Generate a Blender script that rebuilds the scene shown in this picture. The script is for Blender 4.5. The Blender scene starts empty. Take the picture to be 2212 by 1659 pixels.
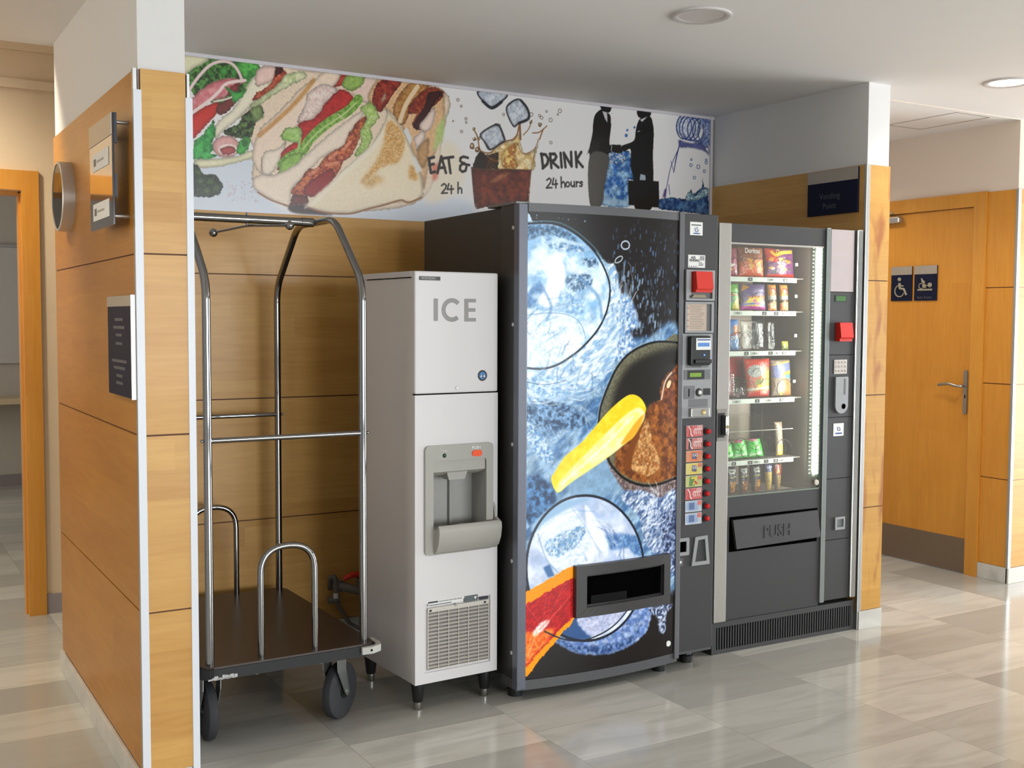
import bpy, bmesh, math, random
import numpy as np
from mathutils import Vector, Matrix
random.seed(4)
C = bpy.context.scene.collection
PI = math.pi
sc = bpy.context.scene

# ------------------------------------------------------------------ camera, world, light, exposure
def srgb(c, a=None):
    f = lambda x: (x/255/12.92 if x/255 <= .04045 else ((x/255+.055)/1.055)**2.4)
    t = tuple(f(x) for x in c)
    return t if a is None else t+(a,)

cam_d = bpy.data.cameras.new('camera'); cam = bpy.data.objects.new('camera', cam_d); C.objects.link(cam)
cam_d.sensor_width = 36; cam_d.lens = 2421.39/2212*36; cam_d.clip_start = .05
def cam_matrix(yaw, pitch, roll, loc):
    y, p, r = map(math.radians, (yaw, pitch, roll))
    F = Vector((math.sin(y)*math.cos(p), math.cos(y)*math.cos(p), -math.sin(p)))
    R0 = Vector((math.cos(y), -math.sin(y), 0)); U0 = R0.cross(F)
    R = math.cos(r)*R0+math.sin(r)*U0; U = math.cos(r)*U0-math.sin(r)*R0
    m = Matrix((R, U, -F)).transposed().to_4x4(); m.translation = loc
    return m
cam.matrix_world = cam_matrix(30.6346, 3.3282, .2527, (-.9125, -3.5224, 1.5163))
sc.camera = cam
sc.view_settings.view_transform = 'Standard'; sc.view_settings.look = 'None'
sc.view_settings.gamma = 1; sc.view_settings.use_curve_mapping = False
sc.view_settings.exposure = 0.0
sc.cycles.use_denoising = True
sc.cycles.use_adaptive_sampling = True; sc.cycles.adaptive_threshold = .02
sc.cycles.max_bounces = 8; sc.cycles.diffuse_bounces = 4; sc.cycles.glossy_bounces = 4
sc.cycles.transparent_max_bounces = 12; sc.cycles.caustics_reflective = False; sc.cycles.caustics_refractive = False
sc.cycles.sample_clamp_indirect = 4

world = bpy.data.worlds.new('daylight'); sc.world = world; world.use_nodes = True
wb = world.node_tree.nodes['Background']; wb.inputs[0].default_value = (.86, .94, 1, 1); wb.inputs[1].default_value = .42

def area(name, loc, target, sx, sy, power, col=(1, 1, 1), spread=180):
    l = bpy.data.lights.new(name, 'AREA'); l.shape = 'RECTANGLE'; l.size = sx; l.size_y = sy
    l.energy = power; l.color = col; l.spread = math.radians(spread)
    o = bpy.data.objects.new(name, l); C.objects.link(o); o.location = loc
    o.rotation_euler = (Vector(target)-Vector(loc)).to_track_quat('-Z', 'Y').to_euler()
    return o
# area lights stand in for assumed, unseen windows behind the camera and at right
area('assumed_window_light_right', (8.8, -1.25, 1.1), (3, -.6, 1.7), 3.2, 2.0, 285, (.92, .96, 1))
area('assumed_window_light_front', (3.4, -14.0, 1.7), (.9, .5, 1.2), 9.0, 2.6, 1180, (.91, .965, 1))
# assumed warm window light in the left hall, added light in the room beyond
area('assumed_window_light_left', (-6.6, .4, 1.5), (0, 1.3, 1.2), 3.4, 2.2, 75, (1, .96, .88))
area('added_room_light', (-2.6, 5.0, 1.6), (1, 5.6, 1.0), 2.4, 1.6, 32, (1, .95, .88))
def spot(name, loc, power, col, size=.09, ang=150):
    l = bpy.data.lights.new(name, 'SPOT'); l.energy = power; l.color = col; l.shadow_soft_size = size
    l.spot_size = math.radians(ang); l.spot_blend = .6
    o = bpy.data.objects.new(name, l); C.objects.link(o); o.location = loc
    return o
spot('downlight_lamp', (3.88, -.05, 2.60), 40, (1, .94, .85))
spot('assumed_hall_lamp', (-1.0, 1.8, 3.0), 120, (1, .88, .68))  # assumed ceiling lamp without a fitting, brightens the hall wall
spot('assumed_hall_lamp', (-1.5, -.6, 2.62), 60, (1, .93, .82))  # second assumed lamp on the left, also without a fitting
spot('corridor_fill_lamp', (4.1, 1.75, 2.62), 34, (1, .92, .8))  # added without a visible fitting, to brighten the door and corridor wall

# ------------------------------------------------------------------ helpers
MATS = {}
def newmat(name):
    m = bpy.data.materials.new(name); m.use_nodes = True
    return m, m.node_tree, m.node_tree.nodes['Principled BSDF']
def mat(name, col, rough=.5, metal=0, var=.06, scale=40, spec=.5, coat=0, emit=None, es=0, alpha=None, bump=0):
    if name in MATS: return MATS[name]
    m, t, b = newmat(name); N = t.nodes; K = t.links
    g = N.new('ShaderNodeNewGeometry'); n = N.new('ShaderNodeTexNoise'); n.inputs['Scale'].default_value = scale; n.inputs['Detail'].default_value = 3
    K.new(g.outputs['Position'], n.inputs['Vector'])
    r = N.new('ShaderNodeMix'); r.data_type = 'RGBA'
    c = srgb(col)
    r.inputs[6].default_value = tuple(x*(1-var) for x in c)+(1,); r.inputs[7].default_value = tuple(min(1, x*(1+var)) for x in c)+(1,)
    K.new(n.outputs['Fac'], r.inputs[0]); K.new(r.outputs[2], b.inputs['Base Color'])
    b.inputs['Roughness'].default_value = rough; b.inputs['Metallic'].default_value = metal
    b.inputs['Specular IOR Level'].default_value = spec; b.inputs['Coat Weight'].default_value = coat
    b.inputs['Coat Roughness'].default_value = .08
    if emit:
        b.inputs['Emission Color'].default_value = srgb(emit, 1); b.inputs['Emission Strength'].default_value = es
    if alpha is not None: b.inputs['Alpha'].default_value = alpha
    if bump:
        bn = N.new('ShaderNodeBump'); bn.inputs['Strength'].default_value = bump; bn.inputs['Distance'].default_value = .002
        K.new(n.outputs['Fac'], bn.inputs['Height']); K.new(bn.outputs[0], b.inputs['Normal'])
    MATS[name] = m; return m
def wood(name, cols, rough=.3, band=.095, coat=.3, stain=None, axis='h', bandamt=1):
    m, t, b = newmat(name); N = t.nodes; K = t.links
    g = N.new('ShaderNodeNewGeometry'); sep = N.new('ShaderNodeSeparateXYZ'); K.new(g.outputs['Position'], sep.inputs[0])
    def math_(op, a, c=None):
        x = N.new('ShaderNodeMath'); x.operation = op
        for i, q in enumerate((a, c)):
            if q is None: continue
            if isinstance(q, (int, float)): x.inputs[i].default_value = q
            else: K.new(q, x.inputs[i])
        return x.outputs[0]
    al = math_('ADD', sep.outputs[0], sep.outputs[1])          # distance along the wall
    up = sep.outputs[2]
    if axis == 'v': al, up = up, al
    bi = math_('FLOOR', math_('DIVIDE', up, band))
    off = math_('MULTIPLY', math_('FRACT', math_('MULTIPLY', bi, .37)), .8)
    pi_ = math_('FLOOR', math_('DIVIDE', math_('ADD', al, off), .9))
    cv = N.new('ShaderNodeCombineXYZ'); K.new(bi, cv.inputs[0]); K.new(pi_, cv.inputs[1])
    wn = N.new('ShaderNodeTexWhiteNoise'); K.new(cv.outputs[0], wn.inputs['Vector'])
    # fine grain stretched along the board
    gv = N.new('ShaderNodeCombineXYZ'); K.new(math_('MULTIPLY', al, 5), gv.inputs[0]); K.new(math_('MULTIPLY', up, 70), gv.inputs[1]); K.new(wn.outputs['Value'], gv.inputs[2])
    ns = N.new('ShaderNodeTexNoise'); ns.inputs['Scale'].default_value = 1; ns.inputs['Detail'].default_value = 6; ns.inputs['Distortion'].default_value = .6
    K.new(gv.outputs[0], ns.inputs['Vector'])
    cv2 = N.new('ShaderNodeCombineXYZ'); K.new(math_('MULTIPLY', al, 2.2), cv2.inputs[0]); K.new(math_('MULTIPLY', up, 9), cv2.inputs[1]); K.new(wn.outputs['Value'], cv2.inputs[2])
    nl = N.new('ShaderNodeTexNoise'); nl.inputs['Scale'].default_value = 1; nl.inputs['Detail'].default_value = 3; K.new(cv2.outputs[0], nl.inputs['Vector'])
    f = math_('ADD', math_('ADD', math_('MULTIPLY', ns.outputs['Fac'], .42), math_('MULTIPLY', nl.outputs['Fac'], .38)), math_('MULTIPLY', wn.outputs['Value'], .34*bandamt))
    ramp = N.new('ShaderNodeValToRGB'); K.new(f, ramp.inputs[0])
    ramp.color_ramp.elements[0].position = .32; ramp.color_ramp.elements[1].position = .86
    ramp.color_ramp.elements[0].color = srgb(cols[0], 1); ramp.color_ramp.elements[1].color = srgb(cols[1], 1)
    out = ramp.outputs[0]
    if stain:
        sv = N.new('ShaderNodeCombineXYZ'); K.new(math_('MULTIPLY', al, 14), sv.inputs[0]); K.new(math_('MULTIPLY', up, 3.4), sv.inputs[1])
        s2 = N.new('ShaderNodeTexNoise'); s2.inputs['Scale'].default_value = 1; s2.inputs['Detail'].default_value = 2; s2.inputs['Distortion'].default_value = .5
        K.new(sv.outputs[0], s2.inputs['Vector'])
        r2 = N.new('ShaderNodeValToRGB'); r2.color_ramp.elements[0].position = .5; r2.color_ramp.elements[1].position = .68; K.new(s2.outputs['Fac'], r2.inputs[0])
        mx = N.new('ShaderNodeMix'); mx.data_type = 'RGBA'; K.new(r2.outputs[0], mx.inputs[0]); K.new(out, mx.inputs[6]); mx.inputs[7].default_value = srgb(stain, 1)
        out = mx.outputs[2]
    b.inputs['Specular IOR Level'].default_value = .35
    K.new(out, b.inputs['Base Color'])
    b.inputs['Roughness'].default_value = rough; b.inputs['Coat Weight'].default_value = coat; b.inputs['Coat Roughness'].default_value = .12
    MATS[name] = m; return m
def marble(name, cols, rough=.12, tiles=True):
    m, t, b = newmat(name); N = t.nodes; K = t.links
    g = N.new('ShaderNodeNewGeometry')
    if tiles:
        sep = N.new('ShaderNodeSeparateXYZ'); K.new(g.outputs['Position'], sep.inputs[0])
        cv = N.new('ShaderNodeCombineXYZ')
        a1 = N.new('ShaderNodeMath'); a1.operation = 'ADD'; a1.inputs[1].default_value = .186; K.new(sep.outputs[1], a1.inputs[0])
        a2 = N.new('ShaderNodeMath'); a2.operation = 'SUBTRACT'; a2.inputs[1].default_value = 1.225-.645*20; K.new(sep.outputs[0], a2.inputs[0])
        K.new(a1.outputs[0], cv.inputs[0]); K.new(a2.outputs[0], cv.inputs[1])
        br = N.new('ShaderNodeTexBrick'); K.new(cv.outputs[0], br.inputs['Vector'])
        br.inputs['Scale'].default_value = 1; br.inputs['Brick Width'].default_value = .315; br.inputs['Row Height'].default_value = .645
        br.inputs['Mortar Size'].default_value = .0013; br.inputs['Mortar Smooth'].default_value = .3; br.offset = .7; br.offset_frequency = 2
        br.inputs['Color1'].default_value = srgb(cols[0], 1); br.inputs['Color2'].default_value = srgb(cols[1], 1); br.inputs['Mortar'].default_value = srgb(cols[3], 1)
    mp = N.new('ShaderNodeMapping'); mp.inputs['Scale'].default_value = (1.1, 5.5, 3); mp.inputs['Rotation'].default_value = (0, 0, .22); K.new(g.outputs['Position'], mp.inputs[0])
    n1 = N.new('ShaderNodeTexNoise'); n1.inputs['Scale'].default_value = 1.5; n1.inputs['Detail'].default_value = 6; n1.inputs['Distortion'].default_value = 1.4; K.new(mp.outputs[0], n1.inputs['Vector'])
    if tiles:      # let the veining jump from tile to tile
        sc_ = N.new('ShaderNodeVectorMath'); sc_.operation = 'MULTIPLY_ADD'; K.new(br.outputs['Color'], sc_.inputs[0]); sc_.inputs[1].default_value = (40, 40, 40); K.new(mp.outputs[0], sc_.inputs[2]); K.new(sc_.outputs[0], n1.inputs['Vector'])
    r1 = N.new('ShaderNodeValToRGB'); r1.color_ramp.elements[0].position = .42; r1.color_ramp.elements[1].position = .7; K.new(n1.outputs['Fac'], r1.inputs[0])
    mx = N.new('ShaderNodeMix'); mx.data_type = 'RGBA'; K.new(r1.outputs[0], mx.inputs[0])
    if tiles: K.new(br.outputs['Color'], mx.inputs[6])
    else: mx.inputs[6].default_value = srgb(cols[0], 1)
    mx.inputs[7].default_value = srgb(cols[2], 1)
    m2 = N.new('ShaderNodeMath'); m2.operation = 'MULTIPLY'; m2.inputs[1].default_value = .55; K.new(r1.outputs[0], m2.inputs[0]); K.new(m2.outputs[0], mx.inputs[0])
    K.new(mx.outputs[2], b.inputs['Base Color'])
    b.inputs['Roughness'].default_value = rough; b.inputs['Specular IOR Level'].default_value = .5
    MATS[name] = m; return m
def painted(name, rough=.3, emit=0, base=1.0, spec=.5, coat=0):
    """colour read from the mesh's own paint attribute (the printed design)"""
    m, t, b = newmat(name); N = t.nodes; K = t.links
    a = N.new('ShaderNodeAttribute'); a.attribute_name = 'paint'
    mu = N.new('ShaderNodeMix'); mu.data_type = 'RGBA'; mu.blend_type = 'MULTIPLY'; mu.inputs[0].default_value = 1
    K.new(a.outputs['Color'], mu.inputs[6]); mu.inputs[7].default_value = (base, base, base, 1)
    K.new(mu.outputs[2], b.inputs['Base Color'])
    b.inputs['Roughness'].default_value = rough; b.inputs['Specular IOR Level'].default_value = spec; b.inputs['Coat Weight'].default_value = coat; b.inputs['Coat Roughness'].default_value = .03
    if emit:
        K.new(a.outputs['Color'], b.inputs['Emission Color']); b.inputs['Emission Strength'].default_value = emit
    MATS[name] = m; return m
def glassmat(name, tint=(1, 1, 1), gloss=1.45, rough=.0, reflected_haze=0):
    m = bpy.data.materials.new(name); m.use_nodes = True; t = m.node_tree; N = t.nodes; K = t.links
    N.remove(N['Principled BSDF']); o = N['Material Output']
    tr = N.new('ShaderNodeBsdfTransparent'); tr.inputs[0].default_value = tint+(1,)
    gl = N.new('ShaderNodeBsdfGlossy'); gl.inputs['Roughness'].default_value = rough
    fr = N.new('ShaderNodeFresnel'); ge = N.new('ShaderNodeNewGeometry')
    m1 = N.new('ShaderNodeMath'); m1.operation = 'MULTIPLY_ADD'; K.new(ge.outputs['Backfacing'], m1.inputs[0]); m1.inputs[1].default_value = -2; m1.inputs[2].default_value = 1
    m2 = N.new('ShaderNodeMath'); m2.operation = 'POWER'; m2.inputs[0].default_value = gloss; K.new(m1.outputs[0], m2.inputs[1]); K.new(m2.outputs[0], fr.inputs[0])
    mx = N.new('ShaderNodeMixShader'); K.new(fr.outputs[0], mx.inputs[0]); K.new(tr.outputs[0], mx.inputs[1]); K.new(gl.outputs[0], mx.inputs[2]); 
    if reflected_haze:  # diffuse haze imitates the bright lobby mirrored in the pane
        df = N.new('ShaderNodeBsdfDiffuse'); df.inputs[0].default_value = (.72, .66, .6, 1); m3 = N.new('ShaderNodeMixShader'); m3.inputs[0].default_value = reflected_haze
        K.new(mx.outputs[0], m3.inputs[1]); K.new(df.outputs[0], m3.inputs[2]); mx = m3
    K.new(mx.outputs[0], o.inputs[0])
    MATS[name] = m; return m

class M:
    """collects shapes and links them as ONE mesh object"""
    def __init__(s): s.b = bmesh.new()
    def box(s, x0, x1, y0, y1, z0, z1, bev=0, seg=2, skip=''):
        g = bmesh.ops.create_cube(s.b, size=1)['verts']
        for w in g: w.co = Vector(((x0+x1)/2+w.co.x*(x1-x0), (y0+y1)/2+w.co.y*(y1-y0), (z0+z1)/2+w.co.z*(z1-z0)))
        if bev:
            ed = list({e for w in g for e in w.link_edges})
            bmesh.ops.bevel(s.b, geom=ed, offset=bev, segments=seg, affect='EDGES', profile=.5)
        return s
    def quad(s, *p):
        s.b.faces.new([s.b.verts.new(q) for q in p]); return s
    def prism(s, pts, d, f):
        """pts 2-D outline, f(u,v,w) places a point, extruded from w=0 to w=d"""
        a = [s.b.verts.new(f(u, v, 0)) for u, v in pts]; c = [s.b.verts.new(f(u, v, d)) for u, v in pts]
        n = len(pts); s.b.faces.new(a); s.b.faces.new(c[::-1])
        for i in range(n): s.b.faces.new((a[i], c[i], c[(i+1) % n], a[(i+1) % n]))
        return s
    def ring(s, outer, inner, d, f):
        A = [[s.b.verts.new(f(u, v, w)) for u, v in P] for P in (outer, inner) for w in (0, d)]
        n = len(outer)
        for i in range(n):
            j = (i+1) % n
            s.b.faces.new((A[0][i], A[0][j], A[2][j], A[2][i])); s.b.faces.new((A[1][i], A[3][i], A[3][j], A[1][j]))
            s.b.faces.new((A[0][i], A[1][i], A[1][j], A[0][j])); s.b.faces.new((A[2][i], A[2][j], A[3][j], A[3][i]))
        return s
    def tube(s, path, r, n=14, caps=True, closed=False):
        P = [Vector(p) for p in path]; rings = []; k = len(P)
        R = r if isinstance(r, (list, tuple)) else [r]*k
        t0 = (P[1]-P[0]).normalized(); up = Vector((0, 0, 1)) if abs(t0.z) < .9 else Vector((1, 0, 0))
        nv = (up-t0*up.dot(t0)).normalized()
        for i in range(k):
            if closed: t = (P[(i+1) % k]-P[i-1]).normalized()
            else: t = ((P[min(i+1, k-1)]-P[i]).normalized()+(P[i]-P[max(i-1, 0)]).normalized()).normalized()
            nv = (nv-t*nv.dot(t)).normalized(); bv = t.cross(nv)
            rings.append([s.b.verts.new(P[i]+R[i]*(math.cos(2*PI*j/n)*nv+math.sin(2*PI*j/n)*bv)) for j in range(n)])
        for i in range(k if closed else k-1):
            a, c = rings[i], rings[(i+1) % k]
            for j in range(n): s.b.faces.new((a[j], a[(j+1) % n], c[(j+1) % n], c[j]))
        if caps and not closed: s.b.faces.new(rings[0][::-1]); s.b.faces.new(rings[-1])
        return s
    def lathe(s, prof, o, ax, n=28):
        """prof = [(distance along axis, radius)]"""
        o, ax = Vector(o), Vector(ax).normalized(); u = ax.orthogonal().normalized(); w = ax.cross(u); rings = []
        for h, r in prof:
            if r < 1e-6: rings.append([s.b.verts.new(o+ax*h)])
            else: rings.append([s.b.verts.new(o+ax*h+r*(math.cos(2*PI*j/n)*u+math.sin(2*PI*j/n)*w)) for j in range(n)])
        for a, c in zip(rings, rings[1:]):
            for j in range(n):
                q = [a[j % len(a)], a[(j+1) % n % len(a)], c[(j+1) % n % len(c)], c[j % len(c)]]; d = []
                for x in q:
                    if x not in d: d.append(x)
                if len(d) > 2: s.b.faces.new(d)
        if len(rings[0]) > 1: s.b.faces.new(rings[0][::-1])
        if len(rings[-1]) > 1: s.b.faces.new(rings[-1])
        return s
    def cyl(s, p, q, r, n=20, r2=None):
        d = (Vector(q)-Vector(p)).length
        return s.lathe([(0, r), (d, r if r2 is None else r2)], p, Vector(q)-Vector(p), n)
    def ball(s, c, r, n=16):
        return s.lathe([(-r*math.cos(PI*i/10), r*math.sin(PI*i/10) if 0 < i < 10 else 0) for i in range(11)], c, (0, 0, 1), n)
    def build(s, name, m, parent=None, smooth=False, label=None):
        bmesh.ops.recalc_face_normals(s.b, faces=s.b.faces[:])
        me = bpy.data.meshes.new(name); s.b.to_mesh(me); s.b.free()
        if smooth:
            for p in me.polygons: p.use_smooth = True
            me.set_sharp_from_angle(angle=math.radians(42))
        me.materials.append(m)
        o = bpy.data.objects.new(name, me); C.objects.link(o)
        if parent: o.parent = parent
        if label: o['label'] = label
        return o
def thing(name, label, cat, loc=(0, 0, 0), rz=0, group=None):
    o = bpy.data.objects.new(name, None); C.objects.link(o); o.location = loc; o.rotation_euler = (0, 0, math.radians(rz)); o.empty_display_size = .1
    o['label'] = label; o['category'] = cat
    if group: o['group'] = group
    return o
def tag(o, label, cat, group=None):
    o['label'] = label; o['category'] = cat
    if group: o['group'] = group
    return o
def struct(o, label=None):
    o['kind'] = 'structure'
    if label: o['label'] = label
    return o
ONX = lambda x: (lambda u, v, w: (x+w, u, v))        # outline in (y,z), extruded along x
ONY = lambda y: (lambda u, v, w: (u, y+w, v))        # outline in (x,z), extruded along y
ONZ = lambda z: (lambda u, v, w: (u, v, z+w))
def rrect(x0, x1, y0, y1, r, k=5):
    r4 = r if isinstance(r, (list, tuple)) else [r]*4; out = []
    for (cx, cy, a, q) in ((x1, y1, 0, 0), (x0, y1, 90, 1), (x0, y0, 180, 2), (x1, y0, 270, 3)):
        rr = r4[q]; ox = cx-rr if cx == x1 else cx+rr; oy = cy-rr if cy == y1 else cy+rr
        for i in range(k+1):
            t = math.radians(a+90*i/k); out.append((ox+rr*math.cos(t), oy+rr*math.sin(t)))
    return out
def fillet(pts, r, k=6):
    P = [Vector(p) for p in pts]; out = [P[0]]
    for i in range(1, len(P)-1):
        a = (P[i-1]-P[i]); c = (P[i+1]-P[i]); d = min(r, a.length*.49, c.length*.49)
        p0, p1 = P[i]+a.normalized()*d, P[i]+c.normalized()*d
        for j in range(k+1):
            t = j/k; out.append((1-t)**2*p0+2*t*(1-t)*P[i]+t*t*p1)
    out.append(P[-1]); return out
def text(s, size, m, loc, parent=None, name='lettering', face='-y', align='LEFT', ext=.0006, squash=1, bold=0):
    cu = bpy.data.curves.new(name, 'FONT'); cu.body = s; cu.size = size; cu.align_x = align; cu.extrude = ext; cu.resolution_u = 3; cu.offset = bold
    tmp = bpy.data.objects.new(name, cu); C.objects.link(tmp)
    dg = bpy.context.evaluated_depsgraph_get(); me = bpy.data.meshes.new_from_object(tmp.evaluated_get(dg))
    bpy.data.objects.remove(tmp)
    rot = Matrix.Rotation(PI/2, 4, 'X')
    if face == '-x': rot = Matrix.Rotation(-PI/2, 4, 'Z') @ rot
    me.transform(Matrix.Translation(loc) @ rot @ Matrix.Diagonal((squash, 1, 1, 1)))
    me.materials.clear(); me.materials.append(m)
    o = bpy.data.objects.new(name, me); C.objects.link(o)
    if parent: o.parent = parent
    return o

# ------------------------------------------------------------------ painting a printed design onto a fine mesh
class Art:
    def __init__(s, u0, u1, v0, v1, px, bg, seed=1, warp=0, vol=0):          # millimetres
        s.warp, s.vol = warp, vol; s.u0, s.v0, s.px = u0, v0, px; s.nu = int(round((u1-u0)/px))+1; s.nv = int(round((v1-v0)/px))+1
        s.U, s.V = np.meshgrid(u0+np.arange(s.nu)*px, v0+np.arange(s.nv)*px)
        s.I = np.empty((s.nv, s.nu, 3)); s.I[:] = bg; s.rng = np.random.default_rng(seed); s.cache = {}
    def noise(s, f, st=0):
        key = (f, st)
        if key in s.cache: return s.cache[key]
        tot = np.zeros(s.U.shape); amp = 1.; sm = 0
        A, B = s.U, s.V
        if st == 1: A, B = s.U*.8+s.V*.6, (s.V*.8-s.U*.6)*2.2
        if st == 2: A, B = (s.U+s.V)*.7, (s.V-s.U)*1.6
        if st == 3: A, B = (s.U*.6-s.V*.8)*2.2, s.V*.6+s.U*.6
        for o in range(4):
            ff = f/2**o
            x = (A-A.min())/ff; y = (B-B.min())/ff
            g = s.rng.random((int(y.max())+3, int(x.max())+3)); i = x.astype(int); j = y.astype(int); a = x-i; b = y-j
            a = a*a*(3-2*a); b = b*b*(3-2*b)
            tot += amp*((g[j, i]*(1-a)+g[j, i+1]*a)*(1-b)+(g[j+1, i]*(1-a)+g[j+1, i+1]*a)*b); sm += amp; amp *= .55
            if ff < s.px*2: break
        n = tot/sm; n = np.clip((n-.5)*2.2+.5, 0, 1); s.cache[key] = n
        return n
    @staticmethod
    def smooth(p, k=5, closed=True):
        n = len(p); p = np.array(p, float); out = []
        rngi = range(n if closed else n-1)
        for i in rngi:
            g = lambda q: p[q % n] if closed else p[min(max(q, 0), n-1)]
            a, b, c, d = g(i-1), g(i), g(i+1), g(i+2)
            for t in np.arange(k)/k:
                out.append(.5*(2*b+(c-a)*t+(2*a-5*b+4*c-d)*t*t+(3*b-a-3*c+d)*t**3))
        if not closed: out.append(p[-1])
        return np.array(out)
    def win(s, p, pad):
        i0 = max(0, int((p[:, 0].min()-pad-s.u0)/s.px)); i1 = min(s.nu, int((p[:, 0].max()+pad-s.u0)/s.px)+2)
        j0 = max(0, int((p[:, 1].min()-pad-s.v0)/s.px)); j1 = min(s.nv, int((p[:, 1].max()+pad-s.v0)/s.px)+2)
        return (slice(j0, j1), slice(i0, i1)) if i1 > i0 and j1 > j0 else None
    def put(s, w, mask, col, a=1, n=0, f=15, c2=None, st=0, rg=0, sh=None):
        c = np.array(col, float)
        if c2 is not None:
            k = s.noise(f, st)[w][..., None]; k = np.clip(1-np.abs(2*k-1)*1.7, 0, 1)**1.5 if rg else np.clip((k-.5)*1.4+.5, 0, 1); c = c*(1-k)+np.array(c2, float)*k
        if n: c = c*(1+n*.5*(s.noise(f*.6, st)[w][..., None]-.5))
        if sh is not None: c = c*sh[..., None]
        m = (mask*a)[..., None]; s.I[w] = s.I[w]*(1-m)+np.clip(c, 0, 255)*m
    def poly(s, p, col, h=0, so=0, **k):
        p = np.array(p, float).reshape(-1, 2)
        if not h and len(p) > 4: p = s.smooth(p)
        w = s.win(p, so*2+s.px*2)
        if w is None: return
        U, V = s.U[w], s.V[w]; m = np.zeros(U.shape)
        if k.get('n') and s.warp:
            U = U+s.warp*(s.noise(9.3)[w]-.5); V = V+s.warp*(s.noise(9.7)[w]-.5)
        for du, dv in ((-.25, -.25), (.25, .25), (-.25, .25), (.25, -.25)):
            ins = np.zeros(U.shape, bool); X, Y = U+du*s.px, V+dv*s.px
            x0, y0 = p[-1]
            for x1, y1 in p:
                if y0 != y1:
                    cnd = ((y0 > Y) != (y1 > Y)); ins ^= cnd & (X < (x1-x0)*(Y-y0)/(y1-y0)+x0)
                x0, y0 = x1, y1
            m += ins*.25
        if so: m = s.blur(m, so)
        sh = 1-.62*np.clip(1-s.blur(m, s.vol), 0, .62) if s.vol and k.get('n') and not so > 6 else None
        s.put(w, m, col, sh=sh, **k)
    def blur(s, m, so):
        r = max(1, int(so/s.px/1.5))
        for _ in range(2):
            for ax in (0, 1):
                q = np.pad(m, [(r+1, r) if x == ax else (0, 0) for x in (0, 1)], mode='edge').cumsum(ax)
                m = (np.take(q, np.arange(2*r+1, q.shape[ax]), ax)-np.take(q, np.arange(0, q.shape[ax]-2*r-1), ax))/(2*r+1)
        return m
    def stroke(s, p, wd, col, h=0, so=0, **k):
        p = np.array(p, float).reshape(-1, 2)
        if not h and len(p) > 2:
            cl = np.allclose(p[0], p[-1]); p = s.smooth(p[:-1] if cl else p, closed=cl)
            if cl: p = np.vstack([p, p[:1]])
        w = s.win(p, wd+so)
        if w is None: return
        U, V = s.U[w], s.V[w]; d = np.full(U.shape, 1e9)
        for a, b in zip(p[:-1], p[1:]):
            v = b-a; L2 = max(v@v, 1e-9); t = np.clip(((U-a[0])*v[0]+(V-a[1])*v[1])/L2, 0, 1)
            d = np.minimum(d, (U-a[0]-t*v[0])**2+(V-a[1]-t*v[1])**2)
        m = np.clip((wd/2-np.sqrt(d))/(s.px+so)+.5, 0, 1); s.put(w, m, col, **k)
    def dots(s, quadp, count, col, r=4, sl=0):
        q = np.array(quadp, float); lo, hi = q.min(0), q.max(0)
        for _ in range(count):
            u, v = s.rng.uniform(lo, hi)
            rr = r*s.rng.uniform(.3, 1); k = s.rng.uniform(.5, 1.15)
            if sl: s.stroke((u, v, u+rr*.5*s.rng.uniform(-.3, 1), v+rr*s.rng.uniform(1, 3)), rr, tuple(min(255, c*k) for c in col), a=s.rng.uniform(.25, .8), so=rr*.5)
            else: s.stroke((u, v, u+.01, v+rr*.4), rr, tuple(min(255, c*k) for c in col), a=.85)
    def wisps(s, c, r0, r1, a0, a1, n, wd, cols, da=.35, out=0, a=.5):
        """fine curved streaks of water around a centre, out > 0 lets them fly outwards"""
        for i in range(n):
            r, t = r0+(r1-r0)*s.rng.random()**1.4, math.radians(s.rng.uniform(a0, a1)); d = da*s.rng.uniform(.3, 1); o = (r1-r0)*out*s.rng.uniform(-.3, 1)
            k = s.rng.uniform(.4, 1.4); p = [q for j in range(5) for q in (c[0]+(r+o*j/4+s.rng.normal()*2)*math.cos(t+d*j/4), c[1]+(r+o*j/4+s.rng.normal()*2)*math.sin(t+d*j/4))]
            s.stroke(p, wd*k, cols[i % len(cols)], so=wd*.5, a=a*s.rng.uniform(.4, 1))
    def run(s, ops):
        for o in ops:
            if o[0] == 'p': s.poly(o[1], o[2], **o[3])
            elif o[0] == 's': s.stroke(o[1], o[2], o[3], **o[4])
            elif o[0] == 'w': s.wisps(*o[1:])
            else: s.dots(o[1], o[2], o[3], **o[4])
        return s
    def mesh(s, name, m, parent, place):
        """place(u,v) in metres -> x,y,z arrays; the design becomes the mesh's paint attribute"""
        x, y, z = place(s.U/1000, s.V/1000); n = s.nu*s.nv
        co = np.stack([x+0*s.U, y+0*s.U, z+0*s.U], -1).reshape(-1, 3)
        i = np.arange(n).reshape(s.nv, s.nu); f = np.stack([i[:-1, :-1], i[:-1, 1:], i[1:, 1:], i[1:, :-1]], -1).reshape(-1, 4)
        me = bpy.data.meshes.new(name); me.vertices.add(n); me.vertices.foreach_set('co', co.ravel().astype(np.float32))
        me.loops.add(f.size); me.loops.foreach_set('vertex_index', f.ravel().astype(np.int32))
        me.polygons.add(len(f)); me.polygons.foreach_set('loop_start', (np.arange(len(f))*4).astype(np.int32))
        me.polygons.foreach_set('use_smooth', np.ones(len(f), bool))
        at = me.color_attributes.new('paint', 'FLOAT_COLOR', 'POINT')
        c = np.clip(s.I/255, 0, 1); c = np.where(c <= .04045, c/12.92, ((c+.055)/1.055)**2.4)
        at.data.foreach_set('color', np.concatenate([c, np.ones(c.shape[:2]+(1,))], -1).reshape(-1).astype(np.float32))
        me.update(); me.validate(); me.materials.append(m)
        o = bpy.data.objects.new(name, me); C.objects.link(o)
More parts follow.
